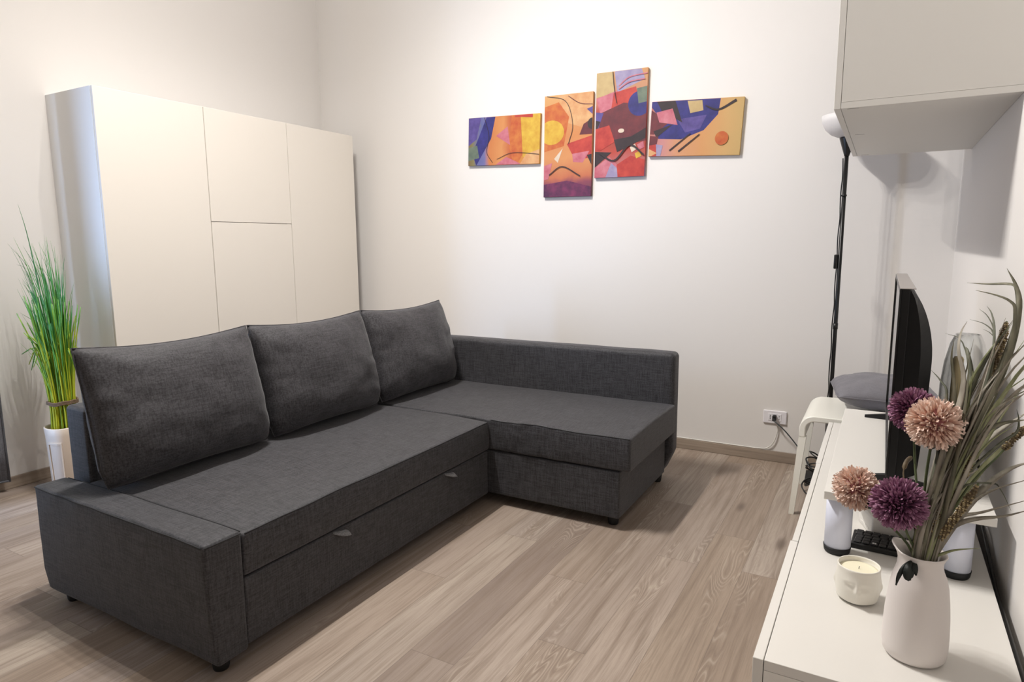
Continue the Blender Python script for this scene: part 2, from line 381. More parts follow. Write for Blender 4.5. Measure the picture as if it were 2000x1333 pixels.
def side_fn(v):
    v = v.copy(); v.z += .003*nz(v, 5); v.y += .003*nz(v, 7, 2)
    if v.z < .16 and v.x > XC-.06: v.x -= .05*(1-(v.z-.05)/.11)*((v.x-XC+.06)/.06)
    return v
spart('side_backrest', rbox((X0+.12, YE-.105, .05), (XC, YE, HB+.006), .026, .03, side_fn))
def seat_fn(v):
    v = v.copy(); tx = (v.x-(X0+.12))/(XF-X0-.12); ty = (v.y-YA-.106)/(YM-YA-.106)
    if v.z > .38: v.z += .010*math.sin(PI*min(1, max(0, tx)))*math.sin(PI*min(1, max(0, ty)))**.5 + .0035*nz(v, 5, 1) - .008*max(0, tx)**6
    if v.x > XF-.03: v.x += .006*math.sin(PI*min(1, max(0, (v.z-.265)/.15)))+.003*nz(v, 9, 4)
    return v
seat = spart('seat_mattress', rbox((X0+.12, YA+.109, .267), (XF, YM-.001, HS-.004), .012, .025, seat_fn))
def chaise_fn(v):
    v = v.copy(); ty = (v.y-YM)/(YE-.105-YM)
    if v.z > .38:
        v.z += .008*math.sin(PI*min(1, max(0, ty)))+.004*nz(v, 5, 6)
    wz = max(0, 1-abs(v.x+1.33)/.22)
    if v.y < YM+.04:                                 # creased front corner of the cover
        v.y += -.004*math.sin(PI*min(1, max(0, (v.z-.265)/.15)))+.010*wz*noise.noise(Vector((v.x*16, v.z*30, 2)))
        if v.z > .36: v.z += .008*wz*noise.noise(Vector((v.x*22, v.y*25, 7)))
    return v
spart('chaise_mattress', rbox((X0+.12, YM+.002, .268), (XC+.012, YE-.104, HS+.002), .012, .02, chaise_fn))
bm = bmesh.new()
def frontflat(v):
    v = v.copy(); v.x += .002*nz(v, 6, 9); return v
dr = spart('bed_drawer', rbox((X0+.12, YA+.108, .052), (XF-.004, YM-.003, .262), .008, .03, frontflat))
for yc, tilt in ((1.565, 0), (2.215, 0)):           # cloth pull tabs between drawer and mattress
    bm = bmesh.new(); n = 16; rows = []
    for k in range(n+1):
        s = k/n; bow = math.sin(PI*s)
        y = yc-.042+.084*s; x = XF-.008+.016*bow; z = .261-.004*bow-.034*max(0, s-.45)**1.6/.55**1.6
        rows.append([bm.verts.new((x, y, z)), bm.verts.new((x+.005+.014*bow, y, z-.006-.010*bow)), bm.verts.new((x+.004+.014*bow, y, z-.008-.010*bow)), bm.verts.new((x-.001, y, z-.002))])
    for k in range(n):
        for q in range(4): bm.faces.new((rows[k][q], rows[k][(q+1) % 4], rows[k+1][(q+1) % 4], rows[k+1][q]))
    bm.faces.new(rows[0]); bm.faces.new(rows[-1])
    t = spart('pull_strap', bm, M['pull']); t['label'] = 'light grey webbing pull strap'
spart('chaise_base', rbox((X0+.12, YM+.006, .052), (XC-.035, YE-.106, .262), .008, .03))
bm = bmesh.new()                                    # seam cord along the top edge of both mattresses
pts = [Vector((X0+.3+(XF-X0-.3)*0, 0, 0))]
tube(bm, [seat_fn(Vector((XF-.002, YA+.12+(YM-YA-.13)*k/30, HS-.007)))+Vector((0, 0, .0)) for k in range(31)], .0022, 6)
tube(bm, [chaise_fn(Vector((XF+.01+(XC-XF)*k/24, YM+.004, HS-.002))) for k in range(25)], .0022, 6)
spart('mattress_piping', bm, M['seam'])
for x, y, h in ((-1.615, 1.105, .052), (-2.40, 1.105, .052), (XC-.085, 2.60, .058), (XC-.075, 3.20, .058), (-2.40, 3.2, .06)):
    bm = bmesh.new(); lathe(bm, [(0, 0), (.021, 0), (.023, .006), (.029, h), (0, h)], (x, y, 0), 20)
    spart('leg', bm, M['blackmat'])

def cushion_mesh(W, H, T, seed, ear=.15, pw=.44):
    """a filled back cushion: local x = width, z = height, y = thickness"""
    bm = bmesh.new(); nu, nv = 44, 34; S = {}
    def prof(u, v):
        a = max(0, 1-abs(u)**2.6); b = max(0, 1-abs(v)**2.3); return (a*b)**pw
    for side in (-1, 1):
        for i in range(nu+1):
            for j in range(nv+1):
                u, v = -1+2*i/nu, -1+2*j/nv
                edge = i in (0, nu) or j in (0, nv)
                if edge and (0, i, j) in S: S[(side, i, j)] = S[(0, i, j)]; continue
                # the outline pulls in between the corners, so the corners read as ears
                x = u*W/2*(1-.022*(1-abs(v)**2.2)*abs(u)**4+.0); z = v*H/2*(1-.055*(1-abs(u)**2.2)*abs(v)**4)
                if v > 0: z -= .012*math.cos(u*PI/2)*v
                cn_ = max(0, abs(u)-.72)*max(0, abs(v)-.72)/.0784; er = ear*(1 if v > 0 else 5.5); x -= math.copysign(.022*cn_*er, u); z -= math.copysign(.012*cn_*er, v)
                belly = 1+.16*(-v)
                wr = noise.noise(Vector((u*2.2+seed, v*2.6, side*3+seed)))*.011 + noise.noise(Vector((u*9+seed, v*3.5, side+seed)))*.004*(abs(u)**1.5+.2)
                cr = max(abs(u), abs(v)); radial = math.sin(math.atan2(v, u)*22+seed)*.0022*max(0, cr-.55)
                th = T/2*prof(u, v)*belly
                k = min(1, prof(u, v)*2.2)
                y = side*(th+(wr+radial*2)*k)
                p = bm.verts.new((x, y, z)); S[(side, i, j)] = p
                if edge: S[(0, i, j)] = p
    for side in (-1, 1):
        for i in range(nu):
            for j in range(nv):
                q = [S[(side, i, j)], S[(side, i+1, j)], S[(side, i+1, j+1)], S[(side, i, j+1)]]
                bm.faces.new(q if side < 0 else q[::-1])
    rim = [S[(0, i, 0)].co.copy() for i in range(nu+1)]+[S[(0, nu, j)].co.copy() for j in range(1, nv+1)]+[S[(0, i, nv)].co.copy() for i in range(nu-1, -1, -1)]+[S[(0, 0, j)].co.copy() for j in range(nv-1, 0, -1)]
    return bm, rim
CUSH = [  # centre y, turn about z, roll, label
    (1.455, 0.0, .0, 'charcoal back cushion nearest the low arm of the sofa, widest in view'),
    (2.133, 0.0, .0, 'charcoal back cushion between the other two on the sofa'),
    (2.812, .0, .0, 'charcoal back cushion in the sofa corner beside the low side back'),
]
for k, (yc, tz_, ro, lab) in enumerate(CUSH):
    W, H, T = .678, .488, .22
    bm, rim = cushion_mesh(W, H, T, 3.1*k+1)
    c = link('back_cushion', bm, M['cushion'])
    bm = bmesh.new(); tube(bm, rim+[rim[0]], .0025, 6, False); p = link('piping', bm, M['cushion'], c)
    # local -y must look to +X of the room, top leans back
    c.rotation_mode = 'XYZ'
    lean = math.radians(-13)
    m = Matrix.Translation((-2.228, yc, HS+.012+H/2*.965)) @ Matrix.Rotation(PI/2+tz_, 4, 'Z') @ Matrix.Rotation(lean, 4, 'X') @ Matrix.Rotation(ro, 4, 'Y')
    c.matrix_world = m
    tag(c, lab, 'cushion', 'back cushions on the corner sofa')

# ------------------------------------------------------------------ white wardrobe wall unit
WX, WB = -3.397, XL+.001
def wunit(y0, y1, label, fronts):
    o = empty('tall_cabinet', label, 'cabinet', (WB, (y0+y1)/2, 0), 'tall white cabinets against the left wall')
    iv = Matrix.Translation(-o.location)
    bm = bmesh.new(); zt = 1.999; d = WX-.019
    box(bm, (WB, y0+.0005, .05), (d, y0+.018, zt)); box(bm, (WB, y1-.018, .05), (d, y1-.0005, zt))
    box(bm, (WB, y0+.018, zt-.018), (d, y1-.018, zt)); box(bm, (WB, y0+.018, .05), (d, y1-.018, .068)); box(bm, (WB, y0+.018, .068), (WB+.006, y1-.018, zt-.018))
    a = link('carcass', bm, M['wardside'], o, False); a.matrix_parent_inverse = iv
    bm = bmesh.new(); box(bm, (WB+.03, y0+.02, 0), (d-.03, y1-.02, .05))
    a = link('plinth', bm, M['white'], o, False); a.matrix_parent_inverse = iv
    for z0, z1 in fronts:
        a = link('door', B((d+.001, y0+.0015, z0), (WX, y1-.0015, z1), .0012, 1), M['warddoor'], o, False); a.matrix_parent_inverse = iv
    return o
wunit(1.882, 2.481, 'tall white cabinet with one full-height door, nearest the potted grass', [(.052, 1.999)])
wunit(2.482, 3.074, 'middle tall white cabinet, its front split into an upper and a lower door', [(.052, 1.3605), (1.3635, 1.999)])
wunit(3.075, 3.680, 'tall white cabinet with one full-height door, nearest the room corner', [(.052, 1.999)])

# ------------------------------------------------------------------ low cabinet, riser
TX, TR, TY0, TY1, TZ = -.166, .256, 1.191, 3.03, .46
tv = empty('sideboard', 'long low white sideboard with handleless drawer fronts along the right wall', 'sideboard', (.05, 2.1, 0))
iv = Matrix.Translation(-tv.location)
def tp(name, bm, m, smooth=False, par=tv):
    a = link(name, bm, m, par, smooth)
    if par is tv: a.matrix_parent_inverse = iv
    return a
bm = bmesh.new(); fx = TX+.0185
box(bm, (fx+.0015, TY0, TZ-.020), (TR, TY1, TZ), .0006, 1)
tp('top_panel', bm, M['white'])
bm = bmesh.new()
box(bm, (fx+.0015, TY0, .06), (TR, TY0+.018, TZ-.0205)); box(bm, (fx+.0015, TY1-.018, .06), (TR, TY1, TZ-.0205)); box(bm, (fx+.0015, TY0+.018, .06), (TR, TY1-.018, .078)); box(bm, (TR-.008, TY0+.018, .078), (TR, TY1-.018, TZ-.0205))
for k in (1, 2): box(bm, (fx+.0015, TY0+(TY1-TY0)*k/3-.016, .078), (TR-.008, TY0+(TY1-TY0)*k/3+.016, TZ-.0205))
tp('carcass', bm, M['whiteedge'])
bm = bmesh.new(); box(bm, (TX-.0, TY0, TZ-.0185), (fx, TY0+.5, TZ), .0005, 1)
ys = [TY0, 1.745, 2.43, TY1]
for k in range(3):
    dxx = (0, .0035, .001)[k]
    a = tp('drawer_front', B((TX+dxx, ys[k]+(.0015 if k else 0), .075), (fx, ys[k+1]-.0015, TZ), .001, 1), M['white'])
bm.free()
for x in (-.1, .2):
    for y in (TY0+.08, TY1-.08):
        bm = bmesh.new(); lathe(bm, [(0, 0), (.02, 0), (.022, .06), (0, .06)], (x, y, 0), 16); tp('leg', bm, M['blackmat'], True)
RZ0, RZ1, RY0, RY1, RX0, RX1 = .606, .626, 1.688, 2.60, -.092, .249
rs = empty('shelf_riser', 'white shelf riser on round white legs standing on the low sideboard', 'shelf', (.08, 2.15, TZ))
def rp(name, bm, m, smooth=False, par=None):
    a = link(name, bm, m, par or rs, smooth)
    if par is None: a.matrix_parent_inverse = Matrix.Translation(-rs.location)
    return a
rp('shelf_board', B((RX0, RY0, RZ0), (RX1, RY1, RZ1), .0008, 1), M['white'])
M['legwhite'] = plain('bluish_white_metal', 'dfe2f0', .4)
for x, y in ((-.058, 1.733), (.187, 1.733), (-.058, 2.54), (.187, 2.54)):
    bm = bmesh.new(); lathe(bm, [(0, TZ+.017), (.030, TZ+.017), (.030, RZ0), (0, RZ0)], (x, y, 0), 40)
    for e in bm.edges: pass
    lg = rp('leg', bm, M['legwhite'], True)
    bm = bmesh.new(); lathe(bm, [(0, TZ), (.027, TZ), (.0295, TZ+.004), (.0315, TZ+.0175), (0, TZ+.0175)], (x, y, 0), 40)
    f = link('foot', bm, M['blackmat'], lg); f['label'] = 'black rubber foot'

# ------------------------------------------------------------------ wall cabinet at the upper right
UX, UR, UY0, UY1, UZ = -.161, .2845, 2.196, 3.431, 1.605
uc = empty('wall_cabinet', 'white cabinet hung high on the right wall above the television', 'cabinet', (.06, 2.8, UZ))
iu = Matrix.Translation(-uc.location)
def up(name, bm, m, smooth=False):
    a = link(name, bm, m, uc, smooth); a.matrix_parent_inverse = iu; return a
bm = bmesh.new(); HT = UZ+.66
box(bm, (UX+.019, UY0, UZ+.0185), (UR, UY0+.018, HT)); box(bm, (UX+.019, UY1-.018, UZ+.0185), (UR, UY1, HT))
box(bm, (UX+.019, UY0+.018, HT-.018), (UR, UY1-.018, HT)); box(bm, (UR-.006, UY0+.018, UZ+.0185), (UR, UY1-.018, HT-.018))
up('carcass', bm, M['upper'])
up('bottom_panel', B((UX+.019, UY0, UZ), (UR, UY1, UZ+.018), .0005, 1), M['upper'])
ym = (UY0+UY1)/2
for a, b in ((UY0, ym-.001), (ym+.001, UY1)):
    up('door', B((UX, a, UZ), (UX+.0178, b, HT), .0008, 1), M['upper'])
for y in (UY0+.012, UY0+.55, UY1-.04):
    bm = bmesh.new(); box(bm, (UX+.035, y-.0015, UZ-.0006), (UX+.065, y+.0015, UZ+.0002)); up('bracket', bm, M['screw'])

# ------------------------------------------------------------------ television
TVY0, TVY1, TVZ0, TVZ1, TVX = 1.80, 2.628, .648, 1.111, .038
tvo = empty('television', 'black flat television seen edge-on, standing on the white shelf riser', 'television', (TVX, 2.26, RZ1))
it = Matrix.Translation(-tvo.location)
def vp(name, bm, m, smooth=False, par=None):
    a = link(name, bm, m, par or tvo, smooth)
    if par is None: a.matrix_parent_inverse = it
    return a
M['bezel'] = plain('gloss_black_bezel', '0b0b0c', .25); M['screen'] = plain('glossy_screen', '0a0b0d', .04, 0, 0, 8, .6)
M['tvback'] = plain('satin_black_shell', '050506', .5, 0, 0, 8, 0, .25); M['tvtop'] = plain('satin_black_rim', '050506', .45, 0, 0, 8, 0, .3); M['tvreflect'] = plain('painted_grey_reflection', '9a9490', .3)
bm = bmesh.new(); box(bm, (TVX, TVY0, TVZ0), (TVX+.018, TVY1, TVZ1), .002, 2); vp('frame', bm, M['tvtop'])
t_ = vp('top_reflection_strip', B((TVX-.003, TVY0+.001, TVZ1), (TVX+.030, TVY1-.001, TVZ1+.0022), .0008, 1), M['tvreflect']); t_['label'] = 'grey strip on the black top edge, painted as a wall reflection'  # grey colour paints the wall's grazing reflection along the black top edge
vp('screen', B((TVX-.0006, TVY0+.009, TVZ0+.016), (TVX+.002, TVY1-.009, TVZ1-.009)), M['screen'])
bm = bmesh.new()                                    # bezel strips, slightly proud of the screen
for lo, hi in (((TVX-.004, TVY0, TVZ0), (TVX+.0, TVY0+.009, TVZ1)), ((TVX-.004, TVY1-.009, TVZ0), (TVX, TVY1, TVZ1)), ((TVX-.004, TVY0+.009, TVZ0), (TVX, TVY1-.009, TVZ0+.016)), ((TVX-.004, TVY0+.009, TVZ1-.009), (TVX, TVY1-.009, TVZ1))):
    box(bm, lo, hi)
vp('bezel', bm, M['bezel'])
# curved back shell: depth profile over the height, rounded over the width
bm = bmesh.new(); nz_, ny_ = 26, 24; G = []
def depth(v):                                      # v 0 bottom .. 1 top
    if v > .62: s = (v-.62)/.38; return .054*(1-s**2.0)**.75+.003
    return 0.054-.012*((.62-v)/.62)**1.5+.003
for i in range(nz_+1):
    v = i/nz_; row = []
    for j in range(ny_+1):
        u = j/ny_; e = min(u, 1-u); rr = min(1, e/.05); rr = math.sqrt(max(0, 1-(1-rr)**2))
        row.append(bm.verts.new((TVX+.018+depth(v)*(.55+.45*rr), TVY0+.004+(TVY1-TVY0-.008)*u, TVZ0+.004+(TVZ1-TVZ0-.007)*v)))
    G.append(row)
for i in range(nz_):
    for j in range(ny_): bm.faces.new((G[i][j], G[i][j+1], G[i+1][j+1], G[i+1][j]))
ring = [G[0][j] for j in range(ny_+1)]+[G[i][ny_] for i in range(1, nz_+1)]+[G[nz_][j] for j in range(ny_-1, -1, -1)]+[G[i][0] for i in range(nz_-1, 0, -1)]
base = [bm.verts.new((TVX+.0175, q.co.y, q.co.z)) for q in ring]
for k in range(len(ring)): bm.faces.new((ring[k], base[k], base[(k+1) % len(ring)], ring[(k+1) % len(ring)]))
vp('back_shell', bm, M['tvback'])
for yc in (1.835, 2.50):
    bm = bmesh.new()
    tube(bm, [(TVX+.01, yc, TVZ0+.004), (TVX+.01, yc, RZ1+.018)], .008, 10)
    for sx in (-1, 1):
        rows = [( .011, .0, .020), (.009, .045, .013), (.006, .075, .008)]
        prev = None
        for hw, d, h in rows:
            x = TVX+.01+sx*d
            r_ = [bm.verts.new((x, yc-hw, RZ1)), bm.verts.new((x, yc+hw, RZ1)), bm.verts.new((x, yc+hw*.7, RZ1+h)), bm.verts.new((x, yc-hw*.7, RZ1+h))]
            if prev:
                for q in range(4): bm.faces.new((prev[q], prev[(q+1) % 4], r_[(q+1) % 4], r_[q]))
            prev = r_
        bm.faces.new(prev)
    vp('stand_foot', bm, M['blackmat'])

# ------------------------------------------------------------------ things under the riser
kb = empty('keyboard', 'black computer keyboard lying under the near end of the shelf riser', 'keyboard', (.1, 1.80, TZ), None, math.radians(-3))
M['keys'] = plain('black_key', '1b1b1d', .5); M['legend'] = plain('white_key_print', 'd8d8da', .5)
bm = bmesh.new(); box(bm, (-.128, -.036, .0), (.074, .058, .014), .003); link('body', bm, M['blackmat'], kb, False)
for r_ in range(5):
    for c in range(11):
        if c > 10 - (r_ % 3 > 1): continue
        x0 = -.122+.0187*c+(r_ % 3)*.0015; y0 = -.030+.0172*r_
        if r_ == 0 and 4 <= c <= 7 and c != 4: continue
        wx = .0162 if not (r_ == 0 and c == 4) else .0722
        bm = bmesh.new(); box(bm, (x0, y0, .0142), (x0+wx, y0+.0145, .018), .0015, 1)
        if r_ == 0 and c == 2:
            for a in (0, 1):
                for b_ in (0, 1): box(bm, (x0+.004+a*.0045, y0+.0035+b_*.0045, .018), (x0+.0078+a*.0045, y0+.0073+b_*.0045, .0183), 0, 1, 1)
        link('key', bm, [M['keys'], M['legend']], kb, False)
rt = empty('white_box', 'small white plastic box beneath the shelf riser, behind the keyboard', 'box', (.05, 1.93, TZ), None, math.radians(20))
bm = bmesh.new(); box(bm, (-.055, -.05, 0), (.075, .05, .052), .006, 3); link('body', bm, M['white'], rt)
bm = bmesh.new(); box(bm, (-.0557, -.03, .012), (-.0545, .03, .016)); link('vent_slot', bm, M['whiteedge'], rt, False)

# ------------------------------------------------------------------ vase, candle
VC = (.0935, 1.345, TZ)
bm = bmesh.new()
prof = [(0, .003), (.038, .0), (.047, .002), (.0515, .008), (.0535, .022), (.0535, .05), (.0520, .085), (.0495, .115), (.0465, .140), (.0425, .157), (.0370, .171), (.0345, .181), (.0352, .190), (.0385, .198), (.0405, .2015), (.0395, .2035), (.0365, .201), (.0325, .192), (.0315, .181), (.034, .17), (.040, .15), (.046, .10), (.048, .03), (.04, .012), (0, .012)]
def spout(v, a):
    f = max(0, math.cos(a-math.radians(165)))**6*max(0, (v.z-.165)/.036)
    v = v.copy(); v.x *= 1+.22*f; v.y *= 1+.22*f; v.z += .010*f; return v
lathe(bm, prof, VC, 64, 0, spout)
tag(link('vase', bm, M['ceramic']), 'white ceramic jug-shaped vase at the near end of the low sideboard', 'vase')
cn = empty('candle', 'cream face-shaped ceramic candle pot with pale wax on the low sideboard', 'candle', (-.006, 1.512, TZ)); cn.scale = (1.04, 1.04, 1.0)
bm = bmesh.new()
FD = math.atan2(-1.523, .004)
def face(v, a):
    v = v.copy(); da = (a-FD+PI) % (2*PI)-PI; z = v.z; r = math.hypot(v.x, v.y)
    if r < .03: return v
    b = 0
    def g(c0, z0, sa, sz): return math.exp(-((da-c0)/sa)**2-((z-z0)/sz)**2)
    if z < .072:
        b += .0062*g(.0, .034, .10, .008)+.003*g(0, .044, .07, .010)
        b += .0022*g(0, .020, .22, .003)+.0020*g(0, .0145, .18, .003)
        b -= .0030*(g(.36, .044, .18, .006)+g(-.36, .044, .18, .006)); b += .0022*(g(.38, .053, .26, .003)+g(-.38, .053, .26, .003))
        b += .0035*(g(1.5, .038, .10, .010)+g(-1.5, .038, .10, .010))+.0015*g(0, .006, .3, .004)
    s = (r+b)/r; v.x *= s; v.y *= s; return v
outer = [(0, .0), (.027, .0), (.033, .003)]+[(.0385+.0035*math.sin(min(1, k/16)*PI*.85), .007+.060*k/16) for k in range(17)]
outer += [(.0402, .072), (.0402, .0765), (.0392, .0785), (.0378, .078), (.0372, .074), (.0372, .066), (0, .066)]
lathe(bm, outer, (0, 0, 0), 96, 0, face); link('jar', bm, M['candlejar'], cn)
bm = bmesh.new(); lathe(bm, [(0, .060), (.0371, .060), (.0371, .0675), (.03, .068), (0, .0678)], (0, 0, 0), 40); link('wax', bm, M['wax'], cn)
bm = bmesh.new(); tube(bm, [(0, 0, .066), (.0003, 0, .0705), (.001, .0004, .0735)], .0007, 6); link('wick', bm, M['blackmat'], cn)
# ------------------------------------------------------------------ bouquet
random.seed(5)
def leafmat(name, a, b, c):
    t = NT(name); o = t.obj()
    f = t.noise(t.mapping(o, (60, 60, 14)), 1, 3, .6)
    t.color(t.ramp(f, [(.25, a), (.5, b), (.75, c)])); t.b.inputs['Roughness'].default_value = .6; return t.m
LM = [leafmat('dry_olive_leaf', '565646', '7c7965', '9c9784'), leafmat('dry_dark_leaf', '484b41', '666856', '817f6d'),
      leafmat('dry_taupe_leaf', '857d70', 'a39c8e', 'bcb5a7'), leafmat('pale_green_leaf', '7f8560', 'a1a67c', 'bcc09a')]
M['spike'] = leafmat('brown_seed_spike', '3b3020', '5c4c33', '78684a'); M['seed'] = leafmat('tan_seed', '7a6a48', '968560', 'b09f78'); M['stem'] = leafmat('green_stem', '3d4630', '55603d', '6a7350')
M['darkleaf'] = plain('dark_green_leaf', '161d18', .6)
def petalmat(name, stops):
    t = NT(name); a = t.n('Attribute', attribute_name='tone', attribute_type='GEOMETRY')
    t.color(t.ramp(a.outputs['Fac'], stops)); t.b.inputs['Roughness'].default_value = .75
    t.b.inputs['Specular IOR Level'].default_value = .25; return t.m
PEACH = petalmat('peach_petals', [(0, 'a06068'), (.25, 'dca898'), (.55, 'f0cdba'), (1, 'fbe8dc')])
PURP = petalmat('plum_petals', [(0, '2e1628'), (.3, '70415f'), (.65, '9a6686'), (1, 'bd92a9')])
def pom(name, label, c, r, mat, seed, stem, axis=(0, -.6, .75)):
    o = empty(name, label, 'flower', c, 'artificial pompom flowers in the vase'); rnd = random.Random(seed)
    ax = Vector(axis).normalized(); bm = bmesh.new(); tl = bm.verts.layers.float.new('tone')
    N = 860
    for k in range(N):
        z = 1-2*(k+.5)/N; th = k*2.399963; rr = math.sqrt(1-z*z)
        d = Vector((rr*math.cos(th), rr*math.sin(th), z)); d = (d+Vector([rnd.uniform(-.12, .12) for _ in range(3)])).normalized()
        cz = d.dot(ax); L = r*(.98+rnd.uniform(-.10, .06))*(1-.14*max(0, cz)**6)
        s = d.cross(Vector((rnd.uniform(-1, 1), rnd.uniform(-1, 1), rnd.uniform(-1, 1)))).normalized(); n = s.cross(d)
        curl = rnd.uniform(-.45, .55); wd = r*.070*rnd.uniform(.8, 1.25); rows = []; jt = rnd.uniform(-.13, .13)
        for q, (t, ww) in enumerate(((.40, .7), (.68, 1.0), (.88, 1.2), (1.0, .75))):
            p = d*L*t+n*(r*curl*(t**3)*.5)
            h = n*wd*.42
            row = []
            for sd in (-1, 0, 1):
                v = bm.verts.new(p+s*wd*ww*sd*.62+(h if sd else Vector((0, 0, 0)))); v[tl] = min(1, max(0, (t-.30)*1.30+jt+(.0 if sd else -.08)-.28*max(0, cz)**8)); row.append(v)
            rows.append(row)
        for q in range(3):
            for a in (0, 1): bm.faces.new((rows[q][a], rows[q][a+1], rows[q+1][a+1], rows[q+1][a]))
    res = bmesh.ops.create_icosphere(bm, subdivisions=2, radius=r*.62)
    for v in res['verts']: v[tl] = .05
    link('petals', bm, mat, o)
    bm = bmesh.new(); pts = smooth_path([Vector(p)-Vector(c) for p in stem], 5)
    tube(bm, pts, .0024, 8); link('stem', bm, M['stem'], o)
    bm = bmesh.new(); e = pts[-1]-pts[0]
    d = (pts[-2]-pts[-1]).normalized()
    tube(bm, [pts[-1]+d*(r*.75), pts[-1]+d*(r*.95), pts[-1]+d*(r*1.1)], [.014, .010, .003], 12); link('calyx', bm, M['darkleaf'], o)
    return o
Vb = (VC[0], VC[1], TZ+.10)
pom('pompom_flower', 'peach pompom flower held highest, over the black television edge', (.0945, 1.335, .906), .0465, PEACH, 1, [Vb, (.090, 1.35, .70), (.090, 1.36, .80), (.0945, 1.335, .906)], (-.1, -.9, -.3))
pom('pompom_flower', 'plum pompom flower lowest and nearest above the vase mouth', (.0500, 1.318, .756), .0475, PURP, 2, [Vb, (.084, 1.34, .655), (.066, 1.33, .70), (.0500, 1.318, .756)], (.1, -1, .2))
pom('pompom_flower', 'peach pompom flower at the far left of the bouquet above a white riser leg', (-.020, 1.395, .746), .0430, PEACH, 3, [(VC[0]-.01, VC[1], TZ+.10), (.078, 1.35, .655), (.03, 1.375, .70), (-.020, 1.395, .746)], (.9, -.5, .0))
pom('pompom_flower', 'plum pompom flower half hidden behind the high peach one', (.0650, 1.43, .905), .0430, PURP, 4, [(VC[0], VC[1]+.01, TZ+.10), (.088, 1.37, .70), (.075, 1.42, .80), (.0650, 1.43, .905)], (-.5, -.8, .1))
# dark lobed leaf hanging over the rim
bm = bmesh.new()
for pts, wd in (([(.078, 1.318, .655), (.066, 1.300, .648), (.058, 1.294, .630), (.055, 1.293, .612)], .007), ([(.080, 1.316, .655), (.074, 1.298, .648), (.072, 1.293, .633), (.075, 1.293, .626)], .015), ([(.082, 1.316, .655), (.082, 1.298, .648), (.084, 1.293, .638)], .008)):
    ribbon(bm, pts, wd, Vector((0, -1, .2)), .1, 0, lambda s: .35+math.sin(PI*min(1, s*1.05))*.8)
tag(link('lobed_leaf', bm, M['darkleaf']), 'dark green lobed leaf drooping over the vase rim', 'leaf')
GROUPS = {'a': ('tall dry grass spray whose narrow curled tips reach highest, near the right wall', 1),
          'b': ('upright spray of taupe leaves just right of the high peach flower', 1),
          'c': ('fine dark forked sprig with thread-thin leaf tips behind the brown spikes', 1),
          'd': ('broad pale green leaf spray arching out to the right edge', 1),
          'e': ('low spray of thin taupe leaves spreading sideways from the vase mouth', 1)}
roots = {}
for g in GROUPS:
    roots[g] = empty('leaf_spray', GROUPS[g][0], 'dried foliage', (VC[0], VC[1], TZ+.10), 'dried leaf sprays in the vase')
rl = random.Random(11)
def in_vase(p0):
    return [(VC[0]+(p0[0]-VC[0])*.2, VC[1]+(p0[1]-VC[1])*.2, TZ+.10)]
for g, wd, tone, pts in LEAVES:
    base = roots[g]; q = [Vector(p)-base.location for p in in_vase(pts[0])+[(VC[0]+.012*rl.uniform(-1, 1.4), VC[1]+.016*rl.uniform(-1, 1), TZ+.195)]+list(pts[1:])]
    bm = bmesh.new(); ribbon(bm, q, wd*1.35, Vector((rl.uniform(-.4, .4), -1, rl.uniform(.0, .6))), rl.uniform(.1, .35), 0, None, rl.uniform(-1.2, 1.2))
    link('leaf', bm, LM[tone], base)
for k in range(70):                                 # the crowded core of the bouquet
    g = 'abde'[k % 4]; base = roots[g]
    a = rl.uniform(.15, 1.45); Ls = rl.uniform(.12, .36); side = rl.uniform(.1, .55); yy = rl.uniform(-.05, .09)
    p0 = Vector((VC[0]+rl.uniform(-.015, .022), VC[1]+rl.uniform(-.02, .02), TZ+.195))
    d = Vector((.10+.22*side*rl.uniform(.3, 1), yy*.8, 1)).normalized()
    p1 = p0+d*Ls*.5+Vector((.006*rl.uniform(-1, 1), 0, 0)); bend = rl.uniform(-.2, .7)
    p2 = p1+(d+Vector((bend*.35, 0, -.15*bend))).normalized()*Ls*.5
    p3 = p2+(d+Vector((bend*.9, 0, -.45*bend))).normalized()*Ls*.3
    for p in (p1, p2, p3): p.x = min(p.x, .262)
    bm = bmesh.new(); ribbon(bm, [p-base.location for p in (Vector((VC[0], VC[1], TZ+.10)), p0, p1, p2, p3)], rl.uniform(.004, .010), Vector((rl.uniform(-.5, .5), -1, .3)), .25, 0, None, rl.uniform(-1, 1))
    link('leaf', bm, LM[rl.choice((0, 1, 2, 2, 2, 3))], base)
SPL = ['tall brown seed spike rising highest, leaning right in the bouquet', 'brown seed spike bending out towards the right edge', 'short brown seed spike low in the middle of the bouquet', 'shortest brown seed spike just above the vase mouth']
